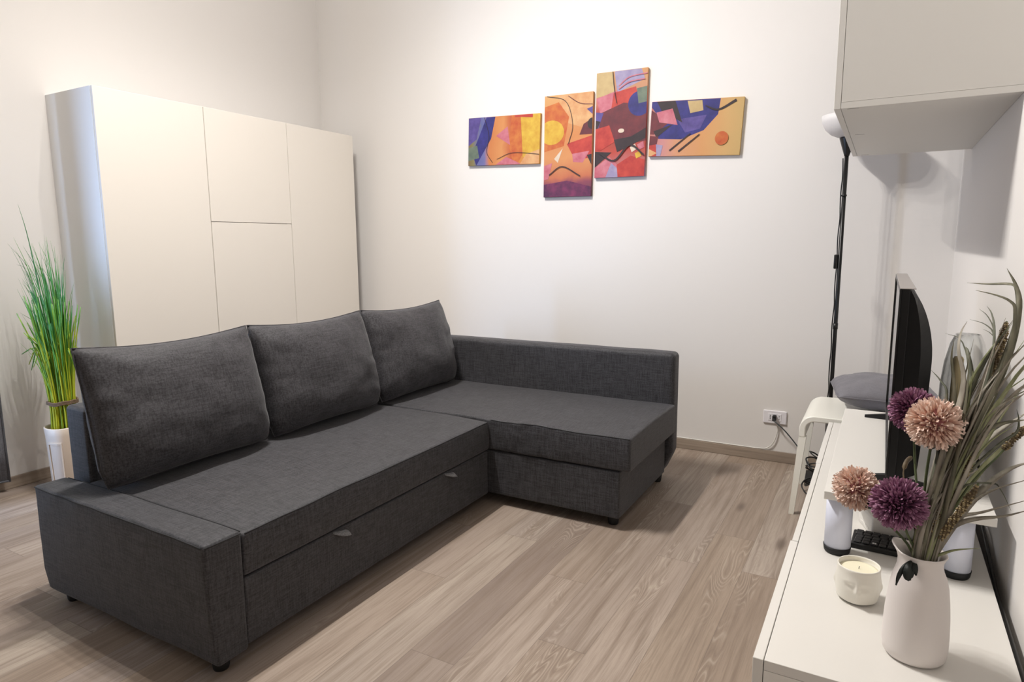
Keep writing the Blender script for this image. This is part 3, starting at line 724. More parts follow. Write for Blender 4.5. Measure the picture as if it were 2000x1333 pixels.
for (wd, f0, pts), lab in zip(SPIKES, SPL):
    o = empty('seed_spike', lab, 'dried flower', (VC[0], VC[1], TZ+.10), 'dried seed spikes in the vase')
    path = smooth_path([Vector(p)-o.location for p in in_vase(pts[0])+[(VC[0]+.008, VC[1], TZ+.195)]+list(pts[1:])], 8)
    n = len(path); s0 = int(n*(f0+.1))
    bm = bmesh.new(); tube(bm, path, .0018, 6); link('stem', bm, M['stem'], o)
    bm = bmesh.new()
    pp = path[s0:]; 
    dense = []
    for i in range(len(pp)-1):
        m_ = max(1, int((pp[i+1]-pp[i]).length/.0030))
        for j in range(m_): dense.append(pp[i].lerp(pp[i+1], j/m_))
    ND = len(dense)-1; env = [min(1, .45+i/ND*3, (ND-i)/ND*7+.35) for i in range(ND+1)]; tube(bm, dense, [wd*.6*e_ for e_ in env], 8)
    for i, p in enumerate(dense):
        t = (dense[min(i+1, len(dense)-1)]-dense[max(i-1, 0)]).normalized(); a = t.cross(Vector((0, 1, 0))).normalized(); b = t.cross(a)
        for q in range(6):
            an = q*2*PI/6+i*.8; c = p+(a*math.cos(an)+b*math.sin(an))*wd*.68*env[i]*rl.uniform(.85, 1.2)
            res = bmesh.ops.create_icosphere(bm, subdivisions=1, radius=rl.uniform(.0016, .0026), matrix=Matrix.Translation(c)); mi_ = 1 if rl.random() < .45 else 0
            for f in {f for v in res['verts'] for f in v.link_faces}: f.material_index = mi_
    link('seed_head', bm, [M['spike'], M['seed']], o)
bm = bmesh.new(); c0 = Vector((VC[0], VC[1], TZ+.10))
pp = smooth_path([c0, (VC[0]-.005, VC[1], TZ+.195)]+CAT[1:], 5); nn = len(pp)
tube(bm, pp, [.0014 if i < nn-8 else .0042 for i in range(nn-1)]+[.002], 8)
tag(link('bud_stem', bm, M['spike']), 'thin curved brown bud stem between the two plum flowers', 'dried flower')

# ------------------------------------------------------------------ clear glass vase behind the television
def mat_glass():                                    # thin clear glass: see-through face on, mirror-like at the edges
    t = NT('clear_glass'); lw = t.n('LayerWeight'); lw.inputs['Blend'].default_value = .42
    tr = t.n('BsdfTransparent'); tr.inputs[0].default_value = (.96, .97, .97, 1)
    gs = t.n('BsdfGlossy'); gs.inputs['Roughness'].default_value = .04; gs.inputs['Color'].default_value = (1, 1, 1, 1)
    mx = t.n('MixShader'); t.L.new(t.math('MULTIPLY', lw.outputs['Facing'], .8), mx.inputs[0]); t.L.new(tr.outputs[0], mx.inputs[1]); t.L.new(gs.outputs[0], mx.inputs[2])
    t.L.new(mx.outputs[0], t.t.nodes['Material Output'].inputs['Surface']); return t.m
M['glass'] = mat_glass()
gl = empty('glass_jar', 'clear ribbed glass jar behind the television near the right wall', 'jar', (.194, 1.985, RZ1))
bm = bmesh.new()
gp = [(0, 0), (.032, 0), (.036, .004), (.040, .03), (.047, .09), (.051, .16), (.051, .23), (.046, .29), (.036, .34), (.026, .365), (.024, .3645), (.034, .338), (.0435, .289), (.0485, .23), (.0485, .16), (.0445, .09), (.0375, .032), (.030, .010), (0, .009)]
def rib(v, a): 
    r = math.hypot(v.x, v.y); k = 1+.035*math.cos(a*9); return Vector((v.x*k, v.y*k, v.z)) if r > .02 else v
lathe(bm, gp, (0, 0, 0), 88, 0, rib); link('bowl', bm, M['glass'], gl)
bm = bmesh.new(); lathe(bm, [(0, .011), (.012, .011), (.012, .30), (.009, .306), (0, .307)], (-.016, 0, 0), 24); tag(link('tan_candle', bm, M['tan'], None), 'tan stick inside the clear glass jar behind the television', 'candle').location = (.194, 1.985, RZ1)

# ------------------------------------------------------------------ stool with pillow
st = empty('stool', 'white curved-edge stool at the far end of the low sideboard', 'stool', (-.08, 3.3, 0))
is_ = Matrix.Translation(-st.location)
bm = bmesh.new(); prof = []; th = .026; xl, xr, zt, rr = -.285, .155, .463, .062
SY0, SY1 = 3.085, 3.515
def arc(cx, cz, r, a0, a1, n=12): return [(cx+r*math.cos(a0+(a1-a0)*k/n), cz+r*math.sin(a0+(a1-a0)*k/n)) for k in range(n+1)]
outp = [(xl, zt-.10)]+arc(xl+rr, zt-rr, rr, PI, PI/2)+arc(xr-rr, zt-rr, rr, PI/2, 0)+[(xr, zt-.10)]
inn = [(xr-th, zt-.10)]+arc(xr-rr, zt-rr, rr-th, 0, PI/2)+arc(xl+rr, zt-rr, rr-th, PI/2, PI)+[(xl+th, zt-.10)]
n = len(outp); A = []
for y in (SY0, SY1): A.append(([bm.verts.new((x, y, z)) for x, z in outp], [bm.verts.new((x, y, z)) for x, z in inn[::-1]]))
for k in range(n-1):
    bm.faces.new((A[0][0][k], A[0][0][k+1], A[1][0][k+1], A[1][0][k])); bm.faces.new((A[0][1][k], A[0][1][k+1], A[1][1][k+1], A[1][1][k]))
    for s in (0, 1): bm.faces.new((A[s][0][k], A[s][0][k+1], A[s][1][k+1], A[s][1][k]))
for k in (0, n-1): bm.faces.new((A[0][0][k], A[1][0][k], A[1][1][k], A[0][1][k]))
a = link('seat', bm, M['stool'], st, True); a.matrix_parent_inverse = is_
md = a.modifiers.new('b', 'BEVEL'); md.width = .004; md.segments = 2; md.limit_method = 'ANGLE'; md.angle_limit = 1
a.data.set_sharp_from_angle(angle=.7)
for sx, x in ((-1, xl+.015), (1, xr-.015)):
    for sy, y in ((-1, SY0+.017), (1, SY1-.017)):
        bm = bmesh.new(); ww = .013; rows = []
        for z, o_, w_ in ((zt-.098, 0, .015), (0, .028, .011)):
            rows.append([bm.verts.new((x+sx*o_+a_*w_, y+sy*o_*.5+b_*w_, z)) for a_, b_ in ((-1, -1), (1, -1), (1, 1), (-1, 1))])
        for q in range(4): bm.faces.new((rows[0][q], rows[0][(q+1) % 4], rows[1][(q+1) % 4], rows[1][q]))
        bm.faces.new(rows[0]); bm.faces.new(rows[1])
        a = link('leg', bm, M['stool'], st, False); a.matrix_parent_inverse = is_
bm, rim = cushion_mesh(.42, .40, .15, 8.0, -.5, .6)
p = link('throw_pillow', bm, M['pillow']); tag(p, 'grey cotton pillow lying on the white stool', 'pillow')
p.matrix_world = Matrix.Translation((.035, 3.31, zt+.086)) @ Matrix.Rotation(math.radians(8), 4, 'Z') @ Matrix.Rotation(math.radians(3), 4, 'Y') @ Matrix.Rotation(PI/2, 4, 'X')
bm = bmesh.new(); tube(bm, rim+[rim[0]], .0025, 6, False); link('piping', bm, M['pillow'], p)
bm = bmesh.new(); box(bm, (-.045, -.06, 0), (.045, .03, .0012)); box(bm, (-.045, -.061, -.0), (.045, -.058, .02), 0)
M['paper'] = plain('pale_blue_paper', 'c3c9dc', .7)
c = link('folded_card', bm, M['paper'], None, False); c.location = (-.0, 3.12, zt+.001); c.rotation_euler = (0, 0, .2)
tag(c, 'pale blue folded card in front of the grey pillow on the stool', 'card')

# ------------------------------------------------------------------ floor lamp
fl = empty('floor_lamp', 'slim black floor lamp with a white bowl shade by the back wall', 'lamp', (-.196, 3.62, -.0))
bm = bmesh.new(); lathe(bm, [(0, 0), (.122, 0), (.125, .006), (.120, .016), (.03, .024), (.012, .035), (0, .035)], (0, 0, 0), 48); link('base', bm, M['blackmat'], fl)
bm = bmesh.new(); tube(bm, [(0, 0, .03), (0, 0, .8), (0, 0, 1.64)], .0095, 16); tube(bm, [(0, 0, .79), (0, 0, .82)], .0115, 16); tube(bm, [(0, 0, 1.44), (0, 0, 1.448)], .0125, 16); link('pole', bm, M['black'], fl)
bm = bmesh.new(); lathe(bm, [(0, 1.63), (.011, 1.63), (.013, 1.637), (.036, 1.712), (.036, 1.716), (0, 1.716)], (0, 0, 0), 32); link('socket_cone', bm, M['black'], fl)
M['shade'] = plain('white_glass_shade', 'd6d3d2', .6)
bm = bmesh.new(); lathe(bm, [(.0, 1.716), (.045, 1.719), (.075, 1.733), (.100, 1.757), (.116, 1.79), (.120, 1.82), (.118, 1.82), (.113, 1.79), (.097, 1.760), (.073, 1.737), (.044, 1.723), (0, 1.720)], (0, 0, 0), 48); sh = link('lamp_shade', bm, M['shade'], fl); sh['label'] = 'white bowl shade'
bm = bmesh.new(); rc = random.Random(2); pts = []
for k in range(34):
    z = .06+1.56*k/33; pts.append((-.0105-.004*abs(math.sin(k*.7))-.001*rc.random(), -.006, z))
tube(bm, smooth_path(pts, 3), .0028, 6); link('cord', bm, M['black'], fl)
bm = bmesh.new(); box(bm, (-.026, -.014, 1.09), (-.009, .004, 1.16), .004, 2); link('cord_switch', bm, M['black'], fl)

# ------------------------------------------------------------------ outlet, plugs, cables
ot = empty('wall_outlet', 'white three-module wall outlet low on the back wall', 'outlet', (-.479, YB, .256))
bm = bmesh.new(); box(bm, (-.061, -.010, -.037), (.061, 0, .037), .004, 3); link('cover_plate', bm, M['plate'], ot, False)
for k in (-1, 0, 1):
    bm = bmesh.new(); box(bm, (k*.0235-.011, -.012, -.021), (k*.0235+.011, -.009, .021), .001, 1)
    link('socket_module', bm, M['plate'], ot, False)
for k in (-1, 1):
    for z in (-.009, 0, .009):
        bm = bmesh.new(); lathe(bm, [(0, 0), (.0024, 0), (.0024, .0006), (0, .0006)], (0, 0, 0), 12)
        h = link('pin_hole', bm, M['blackmat'], ot, False); h.rotation_euler = (PI/2, 0, 0); h.location = (k*.0235, -.012, z)
pc = empty('power_cable', 'black power cable plugged into the wall outlet and trailing behind the stool', 'cable', (-.479, YB, .256))
bm = bmesh.new(); box(bm, (-.009, -.044, -.016), (.009, -.0125, .016), .004, 2); tube(bm, [(0, -.04, -.002), (.006, -.058, -.010)], [.007, .004], 10); link('plug', bm, M['blackmat'], pc, False)
bm = bmesh.new(); tube(bm, smooth_path([(.004, -.056, -.009), (.06, -.06, -.055), (.12, -.055, -.125), (.17, -.065, -.19), (.21, -.10, -.235), (.215, -.14, -.249), (.255, -.18, -.2515)], 5), .0034, 8); link('cord', bm, M['cable_g'], pc)
bm = bmesh.new()
tube(bm, smooth_path([(-.462, YB-.006, .215), (-.463, YB-.010, .17), (-.478, YB-.012, .115), (-.510, YB-.010, .076), (-.56, YB-.006, .0655), (-.66, YB-.006, .0645), (-.78, YB-.006, .0645), (-.95, YB-.006, .0645), (-1.2, YB-.006, .0645)], 5), .0032, 8)
tag(link('white_cable', bm, M['cable_w']), 'thin white cable hanging from the outlet and lying along the baseboard top', 'cable')
bm = bmesh.new(); rc = random.Random(4)
for k in range(7):
    c = Vector((-.215+rc.uniform(-.03, .02), 3.42+rc.uniform(-.03, .04), 0)); pts = []
    for q in range(13):
        a = 2*PI*q/12+k; pts.append((c.x+(.045+.012*rc.random())*math.cos(a), c.y+.045*math.sin(a), .03+.018*k+.055*math.sin(a+k*.9)*.6+.04*(k % 2)))
    pts = [(p[0], p[1], max(.006, p[2])) for p in pts]
    tube(bm, smooth_path(pts, 3), .0036, 6)
tag(link('cable_bundle', bm, M['black']), 'tangled bundle of black cables on the floor under the stool', 'cable')
bm = bmesh.new()
tube(bm, smooth_path([(.13, 2.24, .78), (.20, 2.26, .70), (.262, 2.22, .62), (.268, 2.13, .50), (.2705, 1.98, .467), (.2705, 1.86, .445), (.2705, 1.74, .430), (.2705, 1.6, .428), (.2705, 1.35, .425), (.2705, 1.1, .40), (.272, .95, .2)], 6), .0042, 10)
tag(link('television_cable', bm, M['black']), 'black cable dropping from the television and running in the gap behind the sideboard', 'cable')

# ------------------------------------------------------------------ curtain
cu = empty('curtain', 'grey fabric curtain hanging at the left edge', 'curtain', (-3.765, 1.25, 0))
bm = bmesh.new(); rows = []; NY, NZ = 60, 12; y0_, y1_ = 1.06, 1.497
for j in range(NZ+1):
    z = .055+2.4*j/NZ; row = []
    for i in range(NY+1):
        s = i/NY; y = y0_+(y1_-y0_)*s; x = -3.768+.014*math.sin(s*19)*(1-.3*j/NZ)+.004*noise.noise(Vector((s*4, z*1.5, 0)))
        row.append((x, y, z))
    rows.append(row)
F_ = [[bm.verts.new(p) for p in r] for r in rows]; Bk = [[bm.verts.new((p[0]-.002, p[1], p[2])) for p in r] for r in rows]
for j in range(NZ):
    for i in range(NY):
        f = bm.faces.new((F_[j][i], F_[j][i+1], F_[j+1][i+1], F_[j+1][i])); f.material_index = 0 
        bm.faces.new((Bk[j][i], Bk[j+1][i], Bk[j+1][i+1], Bk[j][i+1]))
for j in range(NZ):
    for i in (0, NY): bm.faces.new((F_[j][i], Bk[j][i], Bk[j+1][i], F_[j+1][i]))
for i in range(NY):
    for j in (0, NZ): bm.faces.new((F_[j][i], F_[j][i+1], Bk[j][i+1], Bk[j][i]))
a = link('fabric_panel', bm, M['curtain'], cu); a.matrix_parent_inverse = Matrix.Translation(-cu.location)
bm = bmesh.new(); r0 = rows[0]; rN = rows[-1]
tube(bm, [Vector(r[-1])+Vector((.001, 0, 0)) for r in rows], .005, 6); tube(bm, [Vector(p)+Vector((.001, 0, .004)) for p in r0], .005, 6)
a = link('hem', bm, M['hem'], cu); a.matrix_parent_inverse = Matrix.Translation(-cu.location)
bm = bmesh.new(); tube(bm, [(-3.768, .1, 2.47), (-3.768, 1.55, 2.47)], .012, 16); a = link('curtain_rod', bm, M['screw'], cu); a.matrix_parent_inverse = Matrix.Translation(-cu.location)

# ------------------------------------------------------------------ potted grass
pg = empty('potted_grass', 'tall artificial green grass in a cream pot between curtain and white cabinets', 'plant', (-3.527, 1.665, 0))
bm = bmesh.new(); R0 = .088
def square(v, a):
    k = 1/max(abs(math.cos(a)), abs(math.sin(a))); k = 1+(min(k, 1.25)-1)*.25; return Vector((v.x*k, v.y*k, v.z))
lathe(bm, [(0, 0), (.072, 0), (.076, .006), (.084, .30), (.087, .338), (.084, .342), (.079, .338), (.078, .30), (0, .30)], (0, 0, 0), 48, 0, square); link('pot', bm, M['pot'], pg)
bm = bmesh.new()                                    # raised frame on the pot's face
am = math.radians(-64)
for a0, a1, z0, z1 in ((-.42, .42, .262, .272), (-.42, .42, .052, .060), (-.42, -.36, .06, .262), (.36, .42, .06, .262)):
    nn = 8; ring_ = []
    for k in range(nn+1):
        a = am+a0+(a1-a0)*k/nn; cs = []
        for z, dr_ in ((z0, 0), (z1, 0), (z1, .004), (z0, .004)):
            r = .0765+.0095*(z/.338)+dr_; v = square(Vector((r*math.cos(a), r*math.sin(a), z)), a); cs.append(bm.verts.new(v))
        ring_.append(cs)
    for k in range(nn):
        for q in range(4): bm.faces.new((ring_[k][q], ring_[k][(q+1) % 4], ring_[k+1][(q+1) % 4], ring_[k+1][q]))
    bm.faces.new(ring_[0]); bm.faces.new(ring_[-1])
link('pot_relief', bm, M['pot'], pg, False)
def grassmat(name, lo, mid, hi):
    t = NT(name); sp = t.n('SeparateXYZ'); t.L.new(t.obj(), sp.inputs[0]); f = t.noise(t.mapping(t.obj(), (90, 90, 2)), 1, 2, .5)
    h = t.math('ADD', sp.outputs[2], t.math('MULTIPLY', t.math('SUBTRACT', f, .5), .75))
    t.color(t.ramp(h, [(.45, lo), (.68, mid), (.9, hi), (1.0, hi)])); t.b.inputs['Roughness'].default_value = .45; return t.m
M['stalk'] = grassmat('yellow_green_stalk', 'b8bd2c', 'a3b52e', '5f9b3c'); M['stalk2'] = grassmat('green_stalk', '7a9a28', '4f8a34', '2f7a3c')
M['blade'] = grassmat('green_blade', '8fb52f', '67a636', '5c9f3a'); M['blade2'] = grassmat('dark_green_blade', '47802c', '3c8030', '3d8438')
rg = random.Random(21)
bm = bmesh.new(); bm2 = bmesh.new()
for k in range(150):
    a = rg.uniform(0, 2*PI); r = .060*math.sqrt(rg.random()); sx, sy = r*math.cos(a), r*math.sin(a)
    H = rg.uniform(.62, 1.0); lean = Vector((sx*.5+rg.uniform(-.02, .015)-.012, sy*.5+rg.uniform(-.02, .02), 0))
    pts = [Vector((sx, sy, .302)), Vector((sx*.92, sy*.92, .46)), Vector((sx+lean.x*.6, sy+lean.y*.6, .72)), Vector((sx+lean.x*1.8, sy+lean.y*1.8, H))]
    tube(bm, smooth_path(pts, 3), [.0030]*9+[.0016], 5, True, 0 if rg.random() < .72 else 1)
for k in range(190):
    a = rg.uniform(0, 2*PI); r = .052*math.sqrt(rg.random()); sx, sy = r*math.cos(a), r*math.sin(a)
    z0 = rg.uniform(.45, .8); H = z0+rg.uniform(.25, .52); H = min(H, 1.33)
    dx = sx*1.1-.085*rg.random()**1.1*(H-.5)+.035*rg.uniform(-.6, 1); dy = sy*.8-.03*rg.random(); bend = .5*rg.random()**3
    pts = [Vector((sx, sy, z0)), Vector((sx+dx*.25, sy+dy*.25, z0+(H-z0)*.35)), Vector((sx+dx*.7, sy+dy*.7, z0+(H-z0)*.72)), Vector((sx+dx*(1.3+bend*.9), sy+dy*1.3-.03*bend, H-.05*bend))]
    for p in pts: p.x = max(p.x, -.27); p.y = min(p.y, .17)
    ribbon(bm2, pts, rg.uniform(.004, .008), Vector((rg.uniform(.2, 1), -1, 0)), .2, rg.choice((0, 0, 1)), lambda s: (.5+.5*min(1, s*4))*(1-s)**.7+.02)
for pts, wd in (([(-.02, -.02, .8), (-.05, -.03, 1.10), (-.075, -.04, 1.30), (-.105, -.05, 1.43)], .008), ([(-.03, -.02, .78), (-.08, -.03, 1.0), (-.13, -.04, 1.12), (-.19, -.05, 1.14)], .0035), ([(0, 0, .8), (.0, -.02, 1.0), (-.01, -.02, 1.25)], .004), ([(.03, 0, .8), (.035, -.02, 1.0), (.04, -.02, 1.28)], .004)):
    ribbon(bm2, [Vector(p) for p in pts], wd, Vector((.6, -1, 0)), .2, 1, lambda s: (1-s)**.7+.02)
tag(link('grass_stalks', bm, [M['stalk'], M['stalk2']], pg), 'yellow-green lower stalks', None, None, 'stuff')
tag(link('grass_blades', bm2, [M['blade'], M['blade2']], pg), 'green upper blades', None, None, 'stuff')
bm = bmesh.new(); M['jute'] = plain('brown_binding', '6e5a45', .8)
for dz in (0, .006, .012): tube(bm, [(.0635*math.cos(2*PI*k/28), .0635*math.sin(2*PI*k/28), .455+dz+.003*math.sin(k)) for k in range(29)], .0042, 6, False)
link('binding', bm, M['jute'], pg)

# ------------------------------------------------------------------ the four-piece abstract picture
def artmat(name, stops, axis=0, scale=3.0, amp=.25, size=.5, dirt=None):
    t = NT(name); sp = t.n('SeparateXYZ'); t.L.new(t.obj(), sp.inputs[0])
    c = t.math('ADD', t.math('DIVIDE', sp.outputs[axis], size), .5)
    f = t.noise(t.obj(), scale, 3, .55, .4); c = t.math('ADD', c, t.math('MULTIPLY', t.math('SUBTRACT', f, .5), amp*2))
    col = t.ramp(c, stops)
    g = t.noise(t.obj(), 14, 4, .6); col = t.mix(t.math('MULTIPLY', g, .14), col, lin('d8a868')) if dirt is None else t.mix(t.math('MULTIPLY', g, .3), col, lin(dirt))
    t.color(t.mix(1.0, col, (.70, .64, .60, 1), 'MULTIPLY')); t.b.inputs['Roughness'].default_value = .6; return t.m
def paint(name, a, b, sc=16):
    t = NT(name); f = t.noise(t.obj(), sc, 3, .6); f = t.n('MapRange', n0=f, n1=.3, n2=.7, n3=0.0, n4=1.0).outputs[0]
    t.color(t.mix(1.0, t.mix(f, lin(a), lin(b)), (.72, .66, .64, 1), 'MULTIPLY')); t.b.inputs['Roughness'].default_value = .6; return t.m
PT = {k: paint('paint_'+k, a, b) for k, (a, b) in dict(yellow=('d9a72a', 'efcf4a'), orange=('c9572a', 'e08a3e'), red=('b52f2c', 'd8503f'), maroon=('5e2530', '7e3038'),
      blue=('23246e', '3a3796'), violet=('4a3b86', '6f62b4'), pink=('c86478', 'e092a0'), dark=('2a1c22', '3c2a2e'), teal=('5f7468', '7f917c'), purple=('4e1f4c', '8a3464'), peach=('dea068', 'efc58c'), lilac=('9a93c0', 'b9b4d4'), sand=('c9b27c', 'd9c48c'), cream=('e9dcc4', 'f3ead8')).items()}
PK = list(PT)
def canvas(cx, cz, w_, h_, rot, base, shapes, label):
    bm = bmesh.new(); D = .02
    box(bm, (-w_/2, 0, -h_/2), (w_/2, D-.0005, h_/2), .0012, 1)
    lay = 0
    def clip(poly):
        for ax, lim, sg in ((0, w_/2-.0013, 1), (0, -w_/2+.0013, -1), (1, h_/2-.0013, 1), (1, -h_/2+.0013, -1)):
            out = []
            for i in range(len(poly)):
                a, b = poly[i-1], poly[i]; ia, ib = sg*(a[ax]-lim) <= 0, sg*(b[ax]-lim) <= 0
                if ia != ib:
                    t = (lim-a[ax])/(b[ax]-a[ax]); out.append((a[0]+(b[0]-a[0])*t, a[1]+(b[1]-a[1])*t))
                if ib: out.append(b)
            poly = out
            if len(poly) < 3: return None
        return poly
    for col, poly in shapes:
        lay += 1; y = -.00012*lay
        poly = clip([((u-.5)*w_, (v-.5)*h_) for u, v in poly])
        if not poly: continue
        vs = [bm.verts.new((x, y, z)) for x, z in poly]
        try: f = bm.faces.new(vs)
        except ValueError: continue
        f.material_index = 1+PK.index(col)
        bmesh.ops.triangulate(bm, faces=[f])
    me = bpy.data.meshes.new('canvas_picture'); 
    bmesh.ops.recalc_face_normals(bm, faces=bm.faces[:]); bm.to_mesh(me); bm.free()
    me.materials.append(base)
    for k in PK: me.materials.append(PT[k])
    o = bpy.data.objects.new('canvas_picture', me); COL.objects.link(o)
    o.location = (cx, YB-D, cz); o.rotation_euler = (0, math.radians(rot), 0)
    return tag(o, label, 'picture', 'four-piece abstract canvas set on the back wall')
def ell(cx, cy, rx, ry, a0=0, a1=2*PI, n=28): return [(cx+rx*math.cos(a0+(a1-a0)*k/n), cy+ry*math.sin(a0+(a1-a0)*k/n)) for k in range(n+(0 if abs(a1-a0-2*PI) < 1e-6 else 1))]
def stroke(pts, w0, w1, asp=1.0):
    """list of quads following a curve; widths in v units"""
    P_ = smooth_path([Vector((x, y, 0)) for x, y in pts], 6); out = []; n = len(P_)
    L_, R_ = [], []
    for i, p in enumerate(P_):
        t = P_[min(i+1, n-1)]-P_[max(i-1, 0)]; t = Vector((t.x*asp, t.y, 0)).normalized(); q = Vector((-t.y/asp, t.x, 0)); ww = w0+(w1-w0)*i/(n-1)
        L_.append((p.x+q.x*ww/2, p.y+q.y*ww/2)); R_.append((p.x-q.x*ww/2, p.y-q.y*ww/2))
    return [[L_[i], L_[i+1], R_[i+1], R_[i]] for i in range(n-1)]
def S(col, quads): return [(col, q) for q in quads]
M['art1'] = artmat('canvas_blue_to_yellow', [(0, '7b6a4c'), (.08, '8a8a58'), (.17, '5c6fb8'), (.25, '6d78c0'), (.32, 'dd8a4c'), (.5, 'e8a160'), (.62, 'c95a2e'), (.74, 'e0943c'), (1, 'e9b550')], 0, 5, .10, .537)
M['art2'] = artmat('canvas_purple_to_orange', [(0, '5a2250'), (.13, '8c3860'), (.2, 'd57a56'), (.4, 'e8a468'), (.6, 'e3985a'), (1, 'e9b878')], 2, 6, .08, .617)
M['art3'] = artmat('canvas_blue_red_peach', [(0, 'a08cc0'), (.1, 'c87a80'), (.28, 'c8403a'), (.45, '8c3038'), (.62, 'c04448'), (.72, 'd88c74'), (.86, 'd4a07c'), (1, 'e0a868')], 2, 6, .10, .605)
M['art4'] = artmat('canvas_pink_to_peach', [(0, 'c87a70'), (.15, 'd898a0'), (.32, 'e4a884'), (.6, 'e6ac70'), (.85, 'e2bc7c'), (1, 'd8bc7c')], 0, 5, .10, .51)
canvas(-2.2095, 1.887, .536, .307, 2.0, M['art1'], [
    ('violet', [(-.1, 1.1), (.20, 1.1), (.12, .55), (-.1, .3)]), ('blue', [(.12, .0), (.33, .55), (.40, 1.1), (.29, 1.1), (.06, .25)]), ('teal', [(-.05, .08), (.16, .16), (.13, .42), (-.05, .36)]),
    ('yellow', [(.73, 1.1), (1.1, 1.1), (1.1, .22), (.78, .14)]), ('orange', [(.62, 1.1), (.73, 1.1), (.77, .2), (.67, -.1), (.58, .4)]), ('pink', [(.40, .60), (.56, .78), (.60, .40)]), ('red', [(.66, 1.1), (.9, 1.1), (.9, .93), (.66, .96)]),
    ('pink', [(.3, -.1), (.55, .16), (.9, -.1)]), ('peach', [(.82, .20), (1.1, .34), (1.1, -.1), (.7, -.1)])]
    + S('dark', stroke([(.22, 1.05), (.30, .6), (.27, .28), (.36, .05)], .012, .012, 1.7)) + S('dark', stroke([(.42, .12), (.65, .24), (1.05, .18)], .010, .010, 1.7)), 'leftmost abstract canvas, wide, blue running into orange and yellow')
canvas(-1.750, 1.8175, .324, .613, .9, M['art2'], [
    ('peach', [(.2, 1.1), (1.1, 1.1), (1.1, .62), (.5, .72)]), ('orange', [(-.1, .88), (.30, .93), (.52, .78), (.42, .50), (-.1, .44)]), ('yellow', ell(.16, .64, .26, .12)), ('red', [(.48, .52), (1.1, .60), (1.1, .38), (.66, .36)]),
    ('pink', [(.60, .42), (.95, .44), (.82, .33), (.62, .34)]), ('maroon', [(.82, .70), (1.1, .78), (1.1, .60), (.74, .60)]), ('violet', [(.88, .84), (1.1, .88), (1.1, .74)]), ('dark', ell(1.0, .70, .10, .055)),
    ('cream', [(.22, .38), (.40, .48), (.30, .34)]), ('pink', [(-.1, .30), (.18, .34), (.1, .18), (-.1, .16)]), ('dark', [(.90, .40), (1.1, .42), (1.1, .2)]), ('purple', [(-.1, .12), (.5, .16), (1.1, .08), (1.1, -.1), (-.1, -.1)])]
    + S('dark', stroke([(.05, .995), (.45, .93), (.60, .70), (.52, .52)], .006, .006, .53)) + S('maroon', stroke([(.50, .98), (.75, .90), (1.05, .88)], .006, .004, .53)) + S('dark', stroke([(.12, .22), (.40, .30), (.78, .20)], .010, .010, .53)), 'tall orange abstract canvas with a purple bottom edge, second from the left')
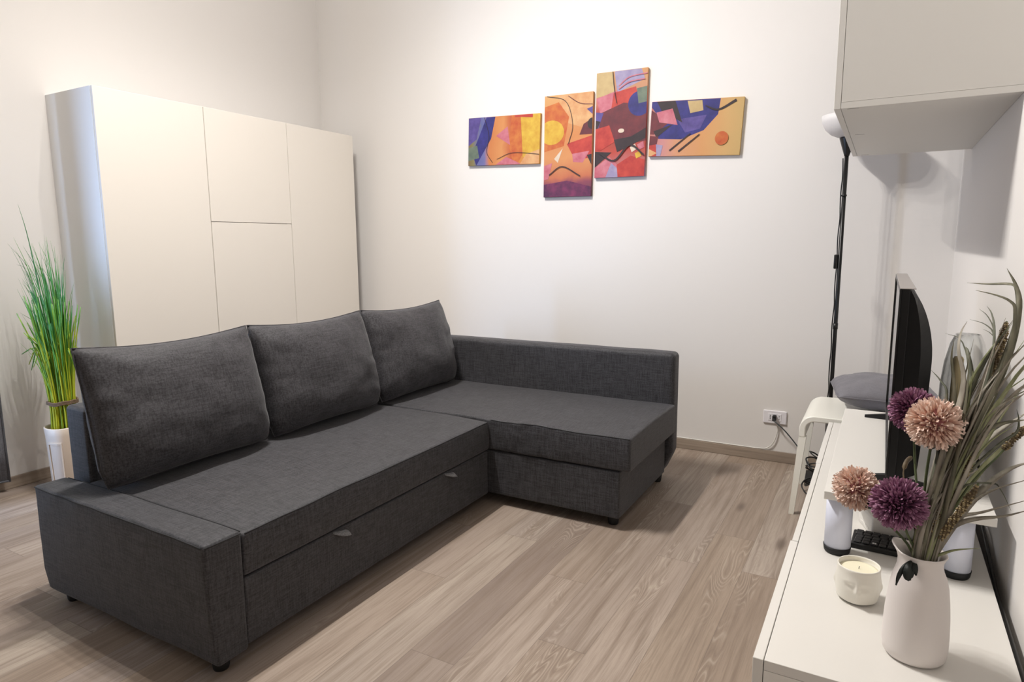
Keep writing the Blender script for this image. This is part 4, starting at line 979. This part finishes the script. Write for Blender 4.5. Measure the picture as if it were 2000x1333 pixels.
canvas(-1.410, 1.914, .314, .605, .9, M['art3'], [
    ('sand', [(-.1, 1.1), (.3, 1.1), (.36, .80), (-.1, .76)]), ('lilac', [(.32, 1.1), (.8, 1.1), (.95, .9), (.42, .80)]), ('pink', [(.0, .76), (.42, .82), (.56, .70), (.1, .60)]), ('red', [(.35, .80), (.78, .84), (.9, .62), (.30, .62)]),
    ('maroon', [(.1, .62), (.55, .70), (1.1, .66), (1.1, .34), (.5, .30), (.05, .50)]), ('blue', ell(.86, .68, .22, .115)), ('teal', [(.80, .82), (1.1, .84), (1.1, .70), (.84, .68)]), ('violet', [(-.1, .64), (.16, .62), (.06, .48), (-.1, .46)]), ('dark', [(-.1, .57), (.10, .54), (.02, .45), (-.1, .47)]),
    ('red', [(-.1, .46), (.28, .50), (.40, .34), (.1, .26), (-.1, .28)]), ('dark', [(.38, .36), (.72, .38), (1.1, .48), (1.1, .38), (.45, .24)]), ('dark', [(-.1, .26), (.34, .24), (-.1, .06)]), ('pink', [(-.1, .06), (.30, .20), (.50, .10), (.2, -.1), (-.1, -.1)]), ('lilac', [(.15, -.1), (.34, .14), (.52, .06), (.5, -.1)]),
    ('red', [(.45, .12), (.72, .20), (1.1, .14), (1.1, -.1), (.5, -.1)]), ('cream', [(.70, .28), (.80, .31), (.84, .26), (.74, .23)]), ('yellow', [(.80, .22), (.90, .24), (.93, .19), (.83, .17)]), ('pink', [(.84, .30), (.96, .33), (.98, .27), (.88, .25)]), ('cream', ell(.52, .44, .06, .02))]
    + S('pink', stroke([(.45, .86), (.65, .93), (1.0, .95)], .010, .010, .52)) + S('pink', stroke([(.45, .83), (.65, .885), (.95, .90)], .010, .010, .52)) + S('dark', stroke([(.32, 1.02), (.36, .85), (.42, .70)], .006, .006, .52)) + S('dark', stroke([(.10, .24), (.40, .16), (.70, .30), (.98, .20)], .016, .016, .52)), 'tallest and highest abstract canvas, mostly red and maroon, third from the left')
canvas(-.9745, 1.8565, .510, .303, 3.0, M['art4'], [
    ('blue', [(-.1, 1.1), (.76, 1.1), (.74, .72), (.60, .45), (.36, .30), (.10, .32), (.1, .7)]), ('violet', [(.30, .66), (.62, .72), (.56, .48), (.40, .42)]), ('maroon', [(-.1, .95), (.22, .62), (.05, .40), (-.1, .42)]), ('dark', [(.02, 1.1), (.24, 1.1), (.36, .60), (.12, .82)]),
    ('pink', [(.06, .80), (.24, .86), (.31, .56), (.10, .62)]), ('dark', [(.04, .46), (.26, .58), (.08, .34)]), ('sand', [(.40, .98), (.56, .98), (.58, .80), (.44, .76)]), ('maroon', [(-.1, .40), (.10, .36), (.08, .12), (-.1, .2)]), ('red', [(-.1, .18), (.08, .22), (.10, -.1), (-.1, -.1)]), ('lilac', [(.08, .22), (.16, .20), (.14, .0), (.10, -.1)]), ('peach', [(.0, .14), (.10, .06), (-.1, -.1)])]
    + S('dark', stroke([(.92, .95), (.74, .80), (.60, .88)], .05, .02, 1.68)) + S('dark', stroke([(.24, .10), (.46, .40)], .03, .02, 1.68)) + S('dark', stroke([(.34, .08), (.56, .38)], .03, .02, 1.68)) + S('orange', [ell(.80, .30, .07, .12)]), 'rightmost abstract canvas, wide, violet blue running into pale peach')
